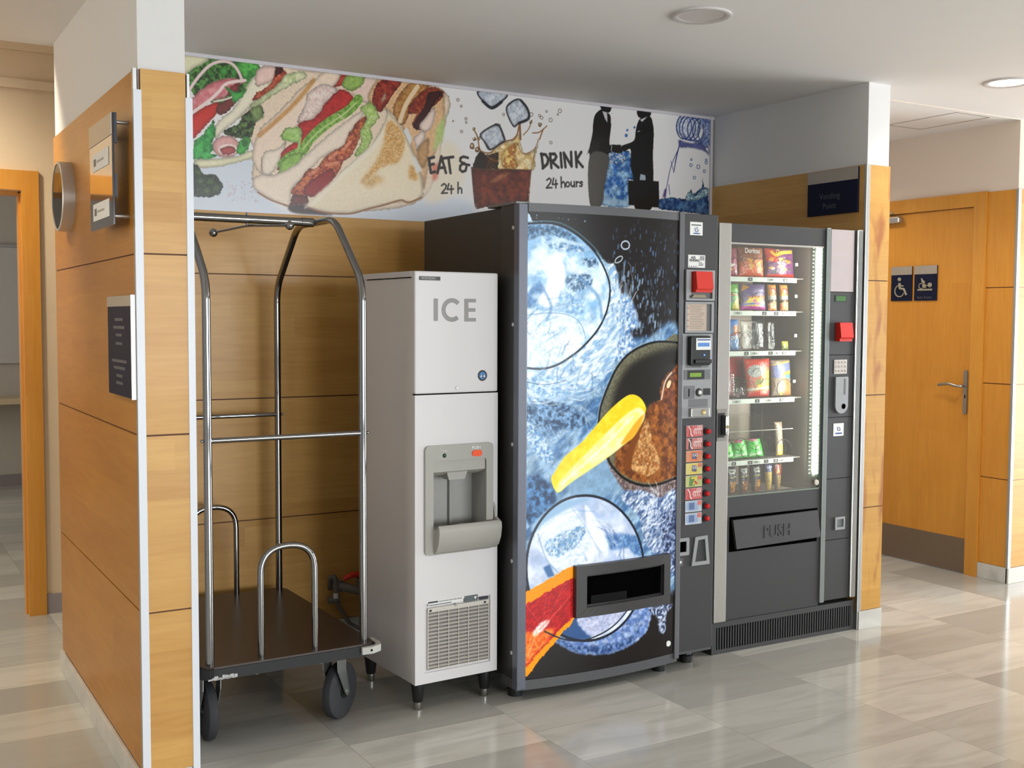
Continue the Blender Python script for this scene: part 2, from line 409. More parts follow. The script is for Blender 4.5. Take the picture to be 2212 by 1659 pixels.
        if parent: o.parent = parent
        return o

# ------------------------------------------------------------------ printed designs: (polygons, strokes, drops) in panel millimetres
BANNER_ART=[
('p',[396,2187,666,2239,709,2135,742,2055,914,1982,1668,2109,1676,1991,392,1931],(214,220,230),{'so':30}),
('p',[636,2541,747,2649,919,2642,1096,2649,1607,2628,1614,2430,1508,2100,1123,2010,856,2018,665,2105,666,2261,607,2384],(236,212,186),{'n':0.12,'f':8}),
('p',[374,2585,448,2630,544,2647,609,2639,681,2642,669,2560,624,2492,526,2450,399,2479],(38,62,28),{'n':0.5,'f':12,'c2':(92,150,70)}),
('p',[582,2641,692,2643,674,2577,636,2551,603,2601],(95,185,80),{'n':0.3,'f':14,'c2':(60,130,55)}),
('p',[458,2574,480,2597,495,2568,474,2560],(80,165,70),{'n':0.3}),
('p',[511,2596,544,2626,554,2590,527,2566],(80,165,70),{'n':0.3}),
('p',[560,2606,582,2614,592,2578,570,2571],(80,165,70),{'n':0.3}),
('p',[359,2640,469,2645,453,2620,400,2588,379,2567,358,2557],(228,222,185),{'n':0.08,'f':5}),
('p',[388,2442,399,2469,463,2527,543,2562,625,2566,630,2556,581,2530,542,2483,473,2455,398,2396],(205,112,118),{'n':0.12,'f':20,'c2':(225,150,150)}),
('p',[565,2533,608,2554,597,2515,542,2483],(150,60,60),{'n':0.2}),
('p',[387,2379,472,2445,510,2454,504,2416,461,2360,386,2285],(205,48,34),{'n':0.15,'f':12}),
('p',[510,2449,569,2481,586,2461,525,2403,499,2416],(120,52,46),{'n':0.3,'f':10}),
('s',[384,2498,421,2554,474,2612,528,2635,571,2629,598,2600,614,2565],12.4,(238,208,206),{}),
('s',[388,2395,462,2454,510,2501,548,2542,628,2564],13.5,(240,216,210),{}),
('s',[489,2457,542,2473,570,2486],7.3,(240,216,210),{}),
('p',[636,2541,714,2640,770,2647,747,2553,668,2470,596,2393,541,2346,489,2297,498,2363,580,2445],(238,228,202),{'n':0.08,'f':6}),
('p',[686,2621,770,2641,758,2581,702,2548,674,2550],(240,204,190),{'n':0.1}),
('p',[770,2639,798,2639,823,2604,780,2562,713,2501,662,2480,679,2514,747,2564],(172,66,44),{'n':0.4,'f':14,'c2':(215,110,80)}),
('p',[767,2638,801,2641,806,2621,764,2595],(78,24,24),{'n':0.2}),
('p',[781,2567,815,2609,895,2634,910,2606,837,2563,746,2504,668,2443,650,2457,718,2512],(196,206,150),{'n':0.25,'f':14,'c2':(225,225,185)}),
('p',[535,2530,591,2507,638,2530,619,2497,575,2460,564,2496],(82,182,84),{'n':0.2}),
('p',[399,2281,434,2305,488,2381,496,2321,479,2277,492,2252,467,2234,503,2224,470,2208,443,2183,433,2206,393,2200],(74,188,88),{'n':0.3,'f':16,'c2':(45,140,60),'h':1}),
('p',[546,2347,596,2372,623,2417,690,2461,712,2426,673,2379,655,2319,595,2308,530,2324],(34,44,26),{'n':0.5,'f':10,'c2':(90,120,60)}),
('p',[646,2441,701,2468,712,2410,667,2379],(130,150,90),{'n':0.3,'so':6}),
('p',[601,2272,598,2256,589,2242,576,2230,558,2222,540,2218,521,2219,504,2224,491,2234,483,2247,480,2262,483,2277,492,2291,505,2303,522,2311,541,2315,559,2315,576,2309,590,2299,598,2286],(226,170,164),{'n':0.1}),
('p',[591,2257,588,2250,582,2242,573,2236,561,2232,548,2230,535,2230,523,2232,514,2237,508,2243,506,2251,508,2258,514,2266,524,2272,535,2276,548,2278,561,2278,573,2276,583,2271,589,2265],(243,222,214),{}),
('p',[584,2253,582,2247,577,2241,569,2236,559,2233,548,2231,537,2231,527,2233,519,2237,514,2242,513,2247,514,2253,519,2259,527,2264,537,2268,548,2269,559,2269,569,2267,577,2264,582,2259],(186,84,82),{'n':0.15}),
('p',[586,2244,595,2287,628,2316,650,2308,638,2264,611,2239],(78,178,76),{'n':0.3}),
('p',[639,2291,638,2285,636,2280,633,2276,629,2274,625,2272,620,2273,616,2275,613,2278,611,2283,611,2288,611,2294,613,2299,617,2303,621,2305,625,2307,629,2306,633,2304,637,2300,639,2296],(50,110,50),{}),
('p',[401,2198,491,2210,578,2227,666,2266,688,2241,550,2188,427,2166],(236,229,192),{'n':0.1,'f':6}),
('p',[393,2184,416,2173,442,2138,490,2144,528,2096,511,2058,468,2042,391,2040],(48,68,32),{'n':0.6,'f':7,'c2':(28,36,20),'h':1}),
('p',[443,2112,442,2108,440,2105,436,2102,431,2100,426,2099,421,2099,416,2101,412,2103,410,2106,409,2109,410,2113,413,2116,416,2119,421,2121,426,2122,432,2122,436,2121,440,2118,442,2115],(84,112,54),{'n':0.5,'f':6}),
('p',[486,2109,485,2106,482,2102,479,2099,474,2097,469,2097,463,2097,459,2098,455,2100,452,2103,452,2107,453,2111,455,2114,459,2117,464,2119,469,2120,474,2120,479,2118,483,2116,485,2113],(84,112,54),{'n':0.5,'f':6}),
('p',[512,2084,511,2081,509,2077,505,2075,500,2073,495,2072,490,2072,485,2073,481,2076,479,2079,478,2082,479,2086,481,2089,485,2092,490,2094,495,2095,501,2095,505,2093,509,2091,512,2088],(84,112,54),{'n':0.5,'f':6}),
('p',[469,2071,468,2068,466,2064,462,2061,457,2059,452,2059,447,2059,442,2060,438,2063,436,2066,435,2069,436,2073,439,2076,442,2079,447,2081,452,2082,458,2082,462,2080,466,2078,469,2075],(84,112,54),{'n':0.5,'f':6}),
('p',[433,2148,432,2144,430,2141,426,2138,421,2136,416,2135,411,2135,406,2137,402,2139,400,2142,399,2145,400,2149,403,2152,406,2155,411,2157,416,2158,421,2158,426,2157,430,2154,432,2151],(84,112,54),{'n':0.5,'f':6}),
('d',[(539,2118),(686,2031)],90,(200,100,80),{'r':3}),
('p',[1072,2646,1114,2642,1254,2644,1279,2610,1223,2525,1174,2537,1125,2555,1047,2574],(236,206,190),{'n':0.1,'f':8}),
('p',[1078,2643,1117,2643,1089,2595,1042,2576],(192,62,52),{'n':0.2}),
('p',[1114,2640,1199,2646,1180,2600,1132,2569,1086,2589],(152,184,92),{'n':0.3}),
('p',[1217,2530,1267,2640,1380,2647,1450,2646,1528,2640,1610,2623,1617,2547,1617,2477,1594,2393,1561,2308,1534,2271,1508,2141,1495,2187,1437,2339,1399,2411,1342,2486],(228,182,136),{'n':0.2,'f':12,'so':4}),
('p',[1236,2549,1279,2636,1386,2646,1342,2577,1304,2516,1266,2487],(166,58,38),{'n':0.4,'f':14,'c2':(120,30,25)}),
('p',[1279,2548,1304,2585,1310,2557,1285,2532],(230,180,140),{'n':0.2}),
('p',[1342,2503,1367,2563,1437,2642,1534,2638,1457,2543,1405,2446,1373,2443],(192,140,78),{'n':0.25,'f':10,'c2':(165,105,50)}),
('s',[1380,2455,1412,2538,1473,2628],21.8,(236,208,168),{}),
('p',[1528,2628,1607,2622,1610,2599,1574,2555,1528,2533,1502,2484,1515,2421,1444,2444,1469,2498,1424,2494,1437,2547],(124,38,26),{'n':0.4,'f':10,'c2':(160,70,40)}),
('p',[1534,2606,1607,2611,1561,2553,1482,2430,1450,2444,1508,2537],(62,20,18),{'n':0.3}),
('p',[1482,2441,1528,2504,1567,2542,1557,2460,1515,2415],(242,216,200),{'n':0.1}),
('p',[1450,2381,1502,2426,1518,2398,1469,2319],(242,218,204),{'n':0.1}),
('p',[1469,2319,1508,2374,1534,2376,1521,2270,1489,2245],(196,150,100),{'n':0.2,'so':5}),
('p',[1574,2438,1620,2512,1614,2395,1554,2319],(186,204,126),{'n':0.15,'so':10}),
('p',[1508,2100,1561,2215,1594,2358,1675,2376,1735,2262,1701,2153,1567,2080],(238,222,196),{'so':22,'a':0.8}),
('p',[1548,2260,1587,2275,1581,2198,1554,2179],(214,110,90),{'so':12,'a':0.8}),
('p',[655,2238,689,2348,745,2407,820,2485,895,2569,953,2608,1000,2643,1078,2647,1048,2585,964,2527,888,2410,818,2316,766,2209,738,2153,687,2166,665,2207],(242,217,194),{'n':0.1,'f':6}),
('s',[689,2327,756,2387,831,2459,895,2531,947,2599],19.3,(192,132,64),{'n':0.3,'so':6,'a':0.75}),
('p',[699,2166,710,2253,778,2280,818,2311,783,2221,743,2159],(244,226,206),{'n':0.08}),
('p',[868,2413,906,2488,918,2538,988,2587,1062,2570,1006,2503,946,2426,882,2401],(243,224,213),{'n':0.12,'f':9,'c2':(225,195,185)}),
('p',[786,2216,801,2271,888,2344,873,2397,952,2432,1012,2510,1077,2572,1128,2555,1140,2520,1059,2459,987,2408,917,2336,887,2278,777,2183],(198,46,40),{'n':0.18,'f':14,'c2':(170,30,30)}),
('s',[795,2206,829,2241,893,2279,922,2325,975,2379,1035,2426,1119,2481,1168,2537],43.6,(140,182,80),{'n':0.35,'f':8,'c2':(100,145,50)}),
('s',[893,2284,975,2374,1095,2462,1156,2519],7.7,(186,210,128),{}),
('p',[787,2335,813,2376,885,2383,891,2355,876,2310,835,2312,796,2317],(150,192,92),{'n':0.25,'c2':(180,210,130),'h':1}),
('s',[882,2333,870,2277,846,2237],12.1,(160,192,110),{}),
('p',[783,2216,841,2261,893,2268,887,2223,846,2179,777,2158],(146,188,88),{'n':0.3,'h':1}),
('p',[687,2155,755,2159,846,2204,922,2275,1011,2355,1119,2442,1205,2498,1180,2448,1131,2387,1088,2311,1004,2265,921,2187,886,2146,840,2099,833,2022,776,2033,687,2074,654,2115],(243,223,202),{'n':0.1,'f':6}),
('s',[681,2076,742,2045,828,2022],6.5,(150,92,46),{}),
('p',[837,2094,886,2152,921,2196,957,2201,1010,2266,1088,2317,1113,2363,1168,2438,1214,2458,1180,2375,1136,2281,1088,2238,1076,2204,1021,2139,974,2083,903,2073,845,2075],(146,48,32),{'n':0.5,'f':12,'c2':(205,112,62)}),
('p',[906,2120,1022,2205,1042,2165,974,2083,906,2075],(150,26,26),{'n':0.3,'f':10}),
('s',[927,2171,968,2202],14.4,(216,130,96),{'n':0.3}),
('s',[1022,2250,1058,2281],14.5,(216,130,96),{'n':0.3}),
('s',[1094,2300,1125,2336],14.6,(216,130,96),{'n':0.3}),
('s',[1004,2221,1064,2236],14.5,(216,130,96),{'n':0.3}),
('p',[1174,2495,1223,2534,1254,2511,1274,2462,1229,2407,1238,2363,1210,2301,1155,2268,1143,2276,1179,2341,1173,2391,1211,2451],(196,216,140),{'n':0.25,'f':10,'c2':(160,190,95),'h':1}),
('p',[825,2022,915,2035,932,2017,1039,1994,856,1993],(46,20,20),{'so':3}),
('p',[828,2027,845,2075,915,2074,926,2038],(110,40,36),{'n':0.4}),
('p',[915,2038,962,2085,1015,2127,1094,2211,1167,2272,1216,2310,1254,2364,1310,2466,1304,2514,1354,2464,1399,2411,1437,2339,1469,2266,1495,2187,1505,2117,1456,2071,1385,2073,1303,2054,1215,2029,1123,2003,1003,2002,920,2019],(241,223,192),{'n':0.1,'f':5,'h':1}),
('p',[1316,2449,1367,2437,1405,2371,1398,2313,1367,2259,1284,2230,1203,2156,1179,2160,1253,2256,1291,2344],(206,150,76),{'n':0.3,'f':7,'so':12,'c2':(226,186,130)}),
('p',[1430,2252,1469,2243,1472,2179,1424,2188],(212,160,88),{'so':10,'n':0.3}),
('p',[1185,2149,1253,2193,1303,2174,1216,2128],(216,176,116),{'so':14,'n':0.3}),
('p',[915,2043,1254,2353,1304,2454,1285,2367,1216,2282,1033,2117,944,2034],(246,234,212),{'so':5,'a':0.7}),
('s',[920,2020,1003,2002,1123,2004,1215,2031,1303,2056,1385,2082,1424,2072,1495,2102],7.8,(150,92,44),{}),
('s',[1291,2219,1351,2187],5.1,(240,228,190),{}),
('s',[1065,2459,1113,2419],3.9,(236,220,190),{}),
('s',[699,2231,701,2172],3.2,(150,110,90),{}),
('p',[1399,2411,1415,2432,1443,2380,1434,2345],(222,222,218),{}),
('p',[1443,2299,1463,2289,1499,2228,1463,2214],(226,222,216),{'so':3}),
('s',[1533,2290,1544,2223],14.0,(42,38,38),{'h':1}),
('s',[1532,2290,1561,2299],14.0,(42,38,38),{'h':1}),
('s',[1536,2259,1559,2266],14.0,(42,38,38),{'h':1}),
('s',[1544,2222,1566,2229],14.0,(42,38,38),{'h':1}),
('s',[1580,2224,1601,2305],14.0,(42,38,38),{'h':1}),
('s',[1601,2305,1626,2228],14.0,(42,38,38),{'h':1}),
('s',[1586,2249,1620,2253],14.0,(42,38,38),{'h':1}),
('s',[1607,2296,1666,2308],14.0,(42,38,38),{'h':1}),
('s',[1640,2300,1651,2229],14.1,(42,38,38),{'h':1}),
('s',[1748,2310,1723,2314,1706,2305,1705,2291,1717,2283,1729,2282],12.9,(42,38,38),{'h':1}),
('s',[1722,2282,1705,2267,1703,2249,1717,2239,1735,2246,1740,2265],12.8,(42,38,38),{'h':1}),
('s',[1723,2278,1756,2275],12.9,(42,38,38),{'h':1}),
('s',[2177,2363,2187,2292],15.5,(42,38,38),{'h':1}),
('s',[2174,2361,2203,2361,2219,2339,2213,2314,2185,2290],15.5,(42,38,38),{'h':1}),
('s',[2229,2367,2238,2296],15.5,(42,38,38),{'h':1}),
('s',[2229,2366,2258,2369,2268,2356,2258,2338,2238,2330],15.5,(42,38,38),{'h':1}),
('s',[2238,2330,2281,2301],15.6,(42,38,38),{'h':1}),
('s',[2294,2376,2301,2304],15.6,(42,38,38),{'h':1}),
('s',[2325,2306,2314,2378],15.7,(42,38,38),{'h':1}),
('s',[2314,2378,2363,2313],15.7,(42,38,38),{'h':1}),
('s',[2363,2313,2359,2386],15.7,(42,38,38),{'h':1}),
('s',[2388,2388,2394,2312],15.8,(42,38,38),{'h':1}),
('s',[2423,2391,2394,2350],15.8,(42,38,38),{'h':1}),
('s',[2394,2350,2433,2315],15.8,(42,38,38),{'h':1}),
('s',[1602,2164,1616,2175,1628,2167,1624,2152,1602,2127,1634,2131],8.0,(42,38,38),{'h':1}),
('s',[1642,2176,1634,2148,1668,2152],8.1,(42,38,38),{'h':1}),
('s',[1656,2168,1656,2129],8.1,(42,38,38),{'h':1}),
('s',[1693,2186,1693,2134],8.1,(42,38,38),{'h':1}),
('s',[1693,2150,1704,2161,1713,2155,1713,2135],8.1,(42,38,38),{'h':1}),
('s',[2210,2231,2225,2242,2237,2234,2232,2218,2208,2191,2242,2195],8.5,(42,38,38),{'h':1}),
('s',[2252,2244,2245,2211,2276,2216],8.5,(42,38,38),{'h':1}),
('s',[2266,2236,2266,2195],8.5,(42,38,38),{'h':1}),
('s',[2298,2253,2300,2200],8.5,(42,38,38),{'h':1}),
('s',[2300,2219,2312,2230,2321,2223,2323,2202],8.6,(42,38,38),{'h':1}),
('s',[2360,2232,2361,2213,2371,2207,2380,2217],8.6,(42,38,38),{'h':1}),
('s',[2380,2235,2383,2208],8.6,(42,38,38),{'h':1}),
('s',[2393,2235,2395,2210],8.6,(42,38,38),{'h':1}),
('s',[2395,2226,2400,2234,2408,2234],8.6,(42,38,38),{'h':1}),
('s',[2432,2234,2424,2238,2416,2230,2431,2223,2427,2213,2414,2214],8.7,(42,38,38),{'h':1}),
('s',[2350,2218,2350,2215,2348,2211,2346,2208,2343,2206,2340,2206,2337,2206,2334,2207,2331,2210,2330,2213,2329,2217,2330,2221,2331,2224,2334,2227,2336,2229,2340,2230,2343,2229,2346,2228,2348,2225,2350,2222,2350,2218],7.9,(42,38,38),{}),
('p',[1809,2325,1832,2333,1872,2340,1935,2393,2000,2416,2032,2453,2049,2427,2074,2359,2140,2385,2165,2443,2140,2350,2114,2270,1840,2262],(216,172,104),{'n':0.35,'f':22,'c2':(246,226,180)}),
('p',[1936,2307,1968,2378,2033,2405,2017,2341,2033,2286,1968,2268],(240,206,120),{'n':0.3,'f':12,'c2':(180,110,50),'so':5}),
('p',[1772,2266,1809,2342,1844,2338,1850,2260,1774,2262],(32,22,18),{'n':0.3}),
('p',[1840,2327,1924,2354,1920,2268,1848,2259],(84,46,22),{'n':0.5,'f':10,'c2':(40,24,16)}),
('p',[1768,2264,1856,2259,1952,2267,2116,2273,2100,2115,2018,2104,1905,2084,1802,2064,1787,2088],(128,52,32),{'n':0.45,'f':24,'c2':(88,34,24),'h':1}),
('p',[1872,2206,1936,2245,2001,2256,1936,2210,1888,2194],(170,96,64),{'n':0.4,'so':4}),
('s',[1768,2263,1856,2259,1952,2268,2116,2274],6.1,(84,44,28),{}),
('s',[1768,2263,1787,2088,1803,2064],4.8,(90,50,40),{}),
('s',[2142,2393,2116,2271,2102,2115],4.2,(150,110,80),{}),
('s',[1779,2454,1802,2416,1818,2353,1872,2343,1904,2373,1935,2393,1968,2410,2008,2423,2032,2453,2046,2524],7.5,(142,92,46),{'n':0.4,'f':6}),
('s',[2045,2517,2050,2427],12.5,(142,92,46),{'n':0.4,'f':6}),
('s',[2067,2449,2098,2481,2116,2522],4.9,(142,92,46),{'n':0.4,'f':6}),
('s',[2123,2464,2164,2472,2208,2507],5.6,(142,92,46),{'n':0.4,'f':6}),
('s',[2165,2436,2185,2487],7.0,(142,92,46),{'n':0.4,'f':6}),
('s',[2033,2405,2066,2355,2132,2383,2158,2436],4.2,(142,92,46),{'n':0.4,'f':6}),
('s',[1856,2328,1904,2305,1936,2321],4.1,(142,92,46),{'n':0.4,'f':6}),
('p',[2059,2518,2058,2514,2056,2509,2053,2506,2049,2504,2044,2503,2040,2503,2036,2505,2032,2507,2030,2511,2030,2515,2030,2520,2032,2524,2036,2527,2040,2529,2044,2530,2049,2530,2053,2529,2056,2526,2058,2522],(142,92,46),{'n':0.4}),
('p',[2049,2518,2049,2516,2048,2515,2047,2513,2045,2512,2043,2512,2041,2512,2039,2512,2037,2514,2036,2515,2036,2517,2036,2519,2037,2521,2039,2522,2041,2524,2043,2524,2045,2524,2046,2523,2048,2522,2049,2520],(222,196,160),{}),
('p',[1790,2454,1789,2451,1788,2449,1786,2447,1783,2445,1780,2445,1777,2445,1775,2446,1773,2447,1771,2450,1771,2452,1771,2455,1773,2457,1775,2459,1777,2460,1780,2461,1783,2461,1786,2460,1788,2458,1789,2456],(142,92,46),{'n':0.4}),
('p',[1783,2454,1783,2453,1782,2452,1781,2451,1780,2451,1779,2450,1777,2451,1776,2451,1775,2452,1775,2453,1774,2454,1775,2455,1775,2456,1776,2457,1777,2457,1779,2458,1780,2458,1781,2457,1782,2457,1783,2456],(222,196,160),{}),
('p',[1795,2405,1795,2403,1793,2400,1791,2398,1788,2396,1785,2396,1782,2396,1779,2397,1777,2399,1775,2401,1775,2404,1775,2406,1777,2409,1779,2411,1782,2413,1785,2413,1788,2413,1791,2412,1793,2410,1795,2408],(142,92,46),{'n':0.4}),
('p',[1788,2406,1788,2405,1787,2404,1786,2403,1785,2402,1783,2402,1782,2402,1781,2402,1780,2403,1779,2404,1779,2405,1779,2407,1780,2408,1781,2409,1782,2409,1783,2410,1785,2410,1786,2409,1787,2408,1788,2407],(222,196,160),{}),
('p',[1785,2371,1784,2365,1783,2361,1780,2357,1776,2354,1772,2353,1768,2354,1764,2356,1761,2359,1759,2363,1759,2368,1759,2373,1761,2378,1764,2382,1768,2385,1772,2386,1776,2385,1780,2383,1783,2380,1784,2376],(142,92,46),{'n':0.4}),
('p',[1776,2371,1776,2369,1775,2367,1774,2365,1772,2364,1770,2363,1768,2364,1767,2365,1765,2366,1765,2368,1764,2370,1765,2373,1765,2375,1767,2376,1768,2378,1770,2378,1772,2378,1774,2377,1775,2375,1776,2373],(222,196,160),{}),
('p',[1813,2356,1813,2352,1811,2348,1808,2344,1805,2342,1801,2341,1797,2342,1793,2343,1791,2346,1789,2350,1788,2354,1789,2358,1791,2362,1793,2365,1797,2367,1801,2368,1805,2368,1808,2366,1811,2364,1813,2360],(142,92,46),{'n':0.4}),
('p',[1805,2357,1805,2355,1804,2353,1803,2351,1801,2350,1799,2350,1797,2350,1796,2351,1795,2352,1794,2354,1794,2356,1794,2358,1795,2359,1796,2361,1797,2362,1799,2362,1801,2362,1802,2361,1804,2360,1805,2358],(222,196,160),{}),
('p',[2120,2520,2120,2517,2119,2514,2117,2512,2115,2510,2113,2510,2110,2510,2108,2511,2107,2513,2105,2516,2105,2519,2105,2522,2106,2525,2108,2527,2110,2528,2112,2529,2115,2529,2117,2528,2119,2526,2120,2523],(142,92,46),{'n':0.4}),
('p',[2114,2521,2114,2520,2114,2518,2113,2517,2112,2517,2111,2516,2110,2516,2109,2517,2108,2518,2108,2519,2108,2520,2108,2522,2108,2523,2109,2524,2110,2525,2111,2525,2112,2525,2113,2524,2114,2523,2114,2522],(222,196,160),{}),
('p',[2178,2511,2178,2508,2176,2505,2174,2503,2171,2501,2168,2501,2165,2501,2162,2502,2160,2504,2159,2507,2158,2510,2159,2513,2160,2515,2162,2518,2165,2519,2168,2520,2171,2520,2174,2519,2176,2517,2178,2514],(142,92,46),{'n':0.4}),
('p',[2171,2512,2171,2511,2170,2509,2169,2508,2168,2508,2167,2507,2165,2507,2164,2508,2163,2509,2162,2510,2162,2511,2162,2513,2163,2514,2164,2515,2165,2516,2167,2516,2168,2516,2169,2516,2170,2515,2171,2513],(222,196,160),{}),
('p',[1819,2411,1818,2407,1817,2404,1816,2402,1814,2400,1812,2399,1810,2400,1809,2401,1807,2403,1806,2406,1806,2410,1806,2413,1807,2416,1809,2419,1810,2420,1812,2421,1814,2421,1816,2419,1817,2417,1818,2414],(142,92,46),{'n':0.4}),
('p',[1814,2412,1813,2410,1813,2409,1812,2408,1812,2407,1811,2407,1810,2407,1809,2407,1809,2408,1808,2410,1808,2411,1808,2413,1808,2414,1809,2415,1810,2416,1811,2416,1812,2416,1812,2416,1813,2415,1813,2413],(222,196,160),{}),
('s',[1699,2588,1698,2586,1697,2584,1696,2582,1694,2581,1692,2581,1690,2581,1688,2582,1686,2583,1685,2585,1685,2587,1685,2589,1686,2591,1688,2592,1690,2593,1692,2594,1694,2594,1696,2593,1697,2592,1698,2590,1699,2588],3.4,(120,96,80),{}),
('s',[1716,2559,1715,2557,1715,2556,1713,2554,1712,2554,1710,2553,1709,2553,1707,2554,1706,2555,1705,2556,1705,2558,1705,2559,1706,2561,1707,2562,1709,2563,1710,2563,1712,2563,1713,2563,1715,2562,1715,2560,1716,2559],3.4,(120,96,80),{}),
('s',[1743,2500,1742,2498,1742,2497,1740,2495,1738,2494,1737,2494,1735,2494,1733,2494,1732,2496,1731,2497,1730,2499,1731,2501,1732,2503,1733,2504,1735,2505,1737,2506,1738,2505,1740,2505,1742,2504,1742,2502,1743,2500],3.4,(120,96,80),{}),
('s',[1743,2482,1743,2481,1742,2479,1741,2478,1740,2477,1738,2477,1737,2477,1735,2478,1734,2479,1734,2480,1733,2481,1734,2483,1734,2484,1735,2485,1737,2486,1738,2486,1740,2486,1741,2485,1742,2485,1743,2483,1743,2482],3.4,(120,96,80),{}),
('s',[1718,2436,1718,2434,1717,2432,1716,2431,1714,2430,1712,2429,1710,2430,1708,2430,1707,2431,1706,2433,1706,2435,1706,2437,1707,2438,1708,2440,1710,2441,1712,2441,1714,2441,1716,2441,1717,2439,1718,2438,1718,2436],3.4,(120,96,80),{}),
('s',[2124,2557,2123,2554,2122,2552,2120,2550,2117,2548,2114,2547,2111,2547,2108,2548,2106,2550,2105,2553,2104,2555,2104,2558,2106,2561,2108,2563,2111,2565,2114,2566,2117,2565,2120,2564,2122,2563,2123,2560,2124,2557],3.5,(120,96,80),{}),
('s',[2185,2547,2184,2545,2183,2542,2181,2540,2179,2539,2176,2539,2174,2539,2172,2540,2170,2541,2168,2543,2168,2545,2168,2548,2170,2550,2171,2552,2174,2553,2176,2554,2179,2554,2181,2553,2183,2551,2184,2549,2185,2547],3.5,(120,96,80),{}),
('s',[2170,2556,2170,2554,2169,2552,2168,2551,2166,2550,2164,2549,2162,2550,2160,2550,2158,2551,2157,2553,2157,2555,2157,2557,2158,2559,2160,2560,2162,2561,2164,2562,2166,2562,2168,2561,2169,2560,2170,2558,2170,2556],3.5,(120,96,80),{}),
('s',[2241,2540,2241,2537,2239,2535,2237,2532,2234,2531,2231,2530,2228,2530,2225,2531,2223,2533,2222,2536,2221,2538,2221,2541,2223,2544,2225,2546,2228,2548,2231,2549,2234,2549,2237,2547,2239,2546,2241,2543,2241,2540],3.5,(120,96,80),{}),
('s',[2298,2592,2297,2589,2296,2587,2294,2584,2291,2583,2288,2582,2285,2582,2282,2583,2279,2585,2278,2588,2277,2590,2278,2593,2279,2596,2282,2598,2284,2600,2288,2601,2291,2601,2294,2599,2296,2598,2297,2595,2298,2592],3.5,(120,96,80),{}),
('s',[2279,2572,2279,2571,2278,2570,2278,2569,2276,2568,2275,2568,2274,2568,2273,2568,2272,2569,2271,2570,2271,2571,2271,2573,2272,2574,2272,2575,2274,2575,2275,2576,2276,2576,2277,2575,2278,2574,2279,2573,2279,2572],3.5,(120,96,80),{}),
('s',[2241,2425,2241,2423,2240,2421,2238,2419,2236,2418,2234,2418,2231,2418,2229,2419,2228,2420,2226,2422,2226,2424,2226,2426,2228,2428,2229,2430,2231,2431,2234,2432,2236,2431,2238,2431,2240,2429,2241,2427,2241,2425],3.5,(120,96,80),{}),
('s',[1957,2542,1957,2540,1956,2538,1955,2536,1953,2535,1951,2535,1949,2535,1947,2536,1946,2537,1945,2538,1944,2540,1945,2542,1946,2544,1947,2545,1949,2546,1951,2547,1953,2547,1955,2546,1956,2545,1957,2543,1957,2542],3.4,(120,96,80),{}),
('s',[1933,2486,1932,2484,1932,2482,1930,2481,1929,2480,1927,2480,1925,2480,1924,2481,1923,2482,1922,2483,1921,2485,1922,2486,1923,2488,1924,2489,1925,2490,1927,2490,1929,2490,1930,2490,1932,2489,1932,2487,1933,2486],3.4,(120,96,80),{}),
('s',[2211,2581,2210,2580,2210,2578,2209,2577,2207,2576,2206,2576,2204,2576,2203,2577,2201,2577,2201,2579,2201,2580,2201,2582,2201,2583,2203,2584,2204,2585,2206,2585,2207,2585,2208,2585,2210,2584,2210,2582,2211,2581],3.5,(120,96,80),{}),
('s',[1668,2482,1668,2481,1668,2480,1667,2479,1666,2479,1665,2479,1664,2479,1663,2479,1663,2480,1662,2480,1662,2481,1662,2482,1663,2483,1663,2484,1664,2484,1665,2485,1666,2484,1667,2484,1668,2484,1668,2483,1668,2482],3.4,(120,96,80),{}),
('p',[1808,2642,1966,2647,1939,2603,1883,2567,1831,2595],(178,184,196),{'n':0.2,'f':16,'c2':(220,224,230)}),
('s',[1808,2642,1966,2647,1939,2603,1883,2567,1831,2595,1808,2642],8.1,(52,52,58),{'n':0.5,'f':8}),
('p',[1967,2567,2001,2610,2049,2624,2091,2583,2098,2535,2040,2506,2008,2489],(178,184,196),{'n':0.2,'f':16,'c2':(220,224,230)}),
('s',[1967,2567,2001,2610,2049,2624,2091,2583,2098,2535,2040,2506,2008,2489,1967,2567],8.2,(52,52,58),{'n':0.5,'f':8}),
('p',[1820,2433,1903,2486,1929,2478,1958,2418,1935,2397,1872,2360,1842,2396],(178,184,196),{'n':0.2,'f':16,'c2':(220,224,230)}),
('s',[1820,2433,1903,2486,1929,2478,1958,2418,1935,2397,1872,2360,1842,2396,1820,2433],8.2,(52,52,58),{'n':0.5,'f':8}),
('s',[1831,2595,1883,2567,1939,2603],16.3,(44,44,50),{'n':0.6}),
('s',[2052,2621,2091,2583,2098,2535,2040,2506],13.8,(48,48,54),{'n':0.6}),
('s',[1903,2486,1929,2478,1958,2418],12.3,(56,56,62),{'n':0.6}),
('s',[1842,2396,1872,2360],10.9,(56,54,58),{}),
('p',[2603,2411,2740,2415,2751,2338,2765,2269,2728,2259,2739,2128,2548,2127,2565,2208,2587,2290],(38,88,160),{'n':0.6,'f':26,'c2':(150,186,216)}),
('p',[2603,2408,2690,2407,2709,2365,2645,2345,2600,2356],(190,205,220),{'n':0.7,'f':10,'c2':(70,110,170)}),
('p',[2548,2125,2570,2208,2620,2167,2739,2152,2739,2126],(172,200,218),{'so':10,'a':0.7}),
('p',[2724,2503,2723,2500,2722,2498,2719,2495,2717,2494,2714,2493,2710,2493,2708,2494,2705,2496,2704,2499,2703,2502,2704,2505,2705,2508,2707,2510,2710,2512,2713,2512,2716,2512,2719,2511,2722,2509,2723,2506],(70,110,170),{}),
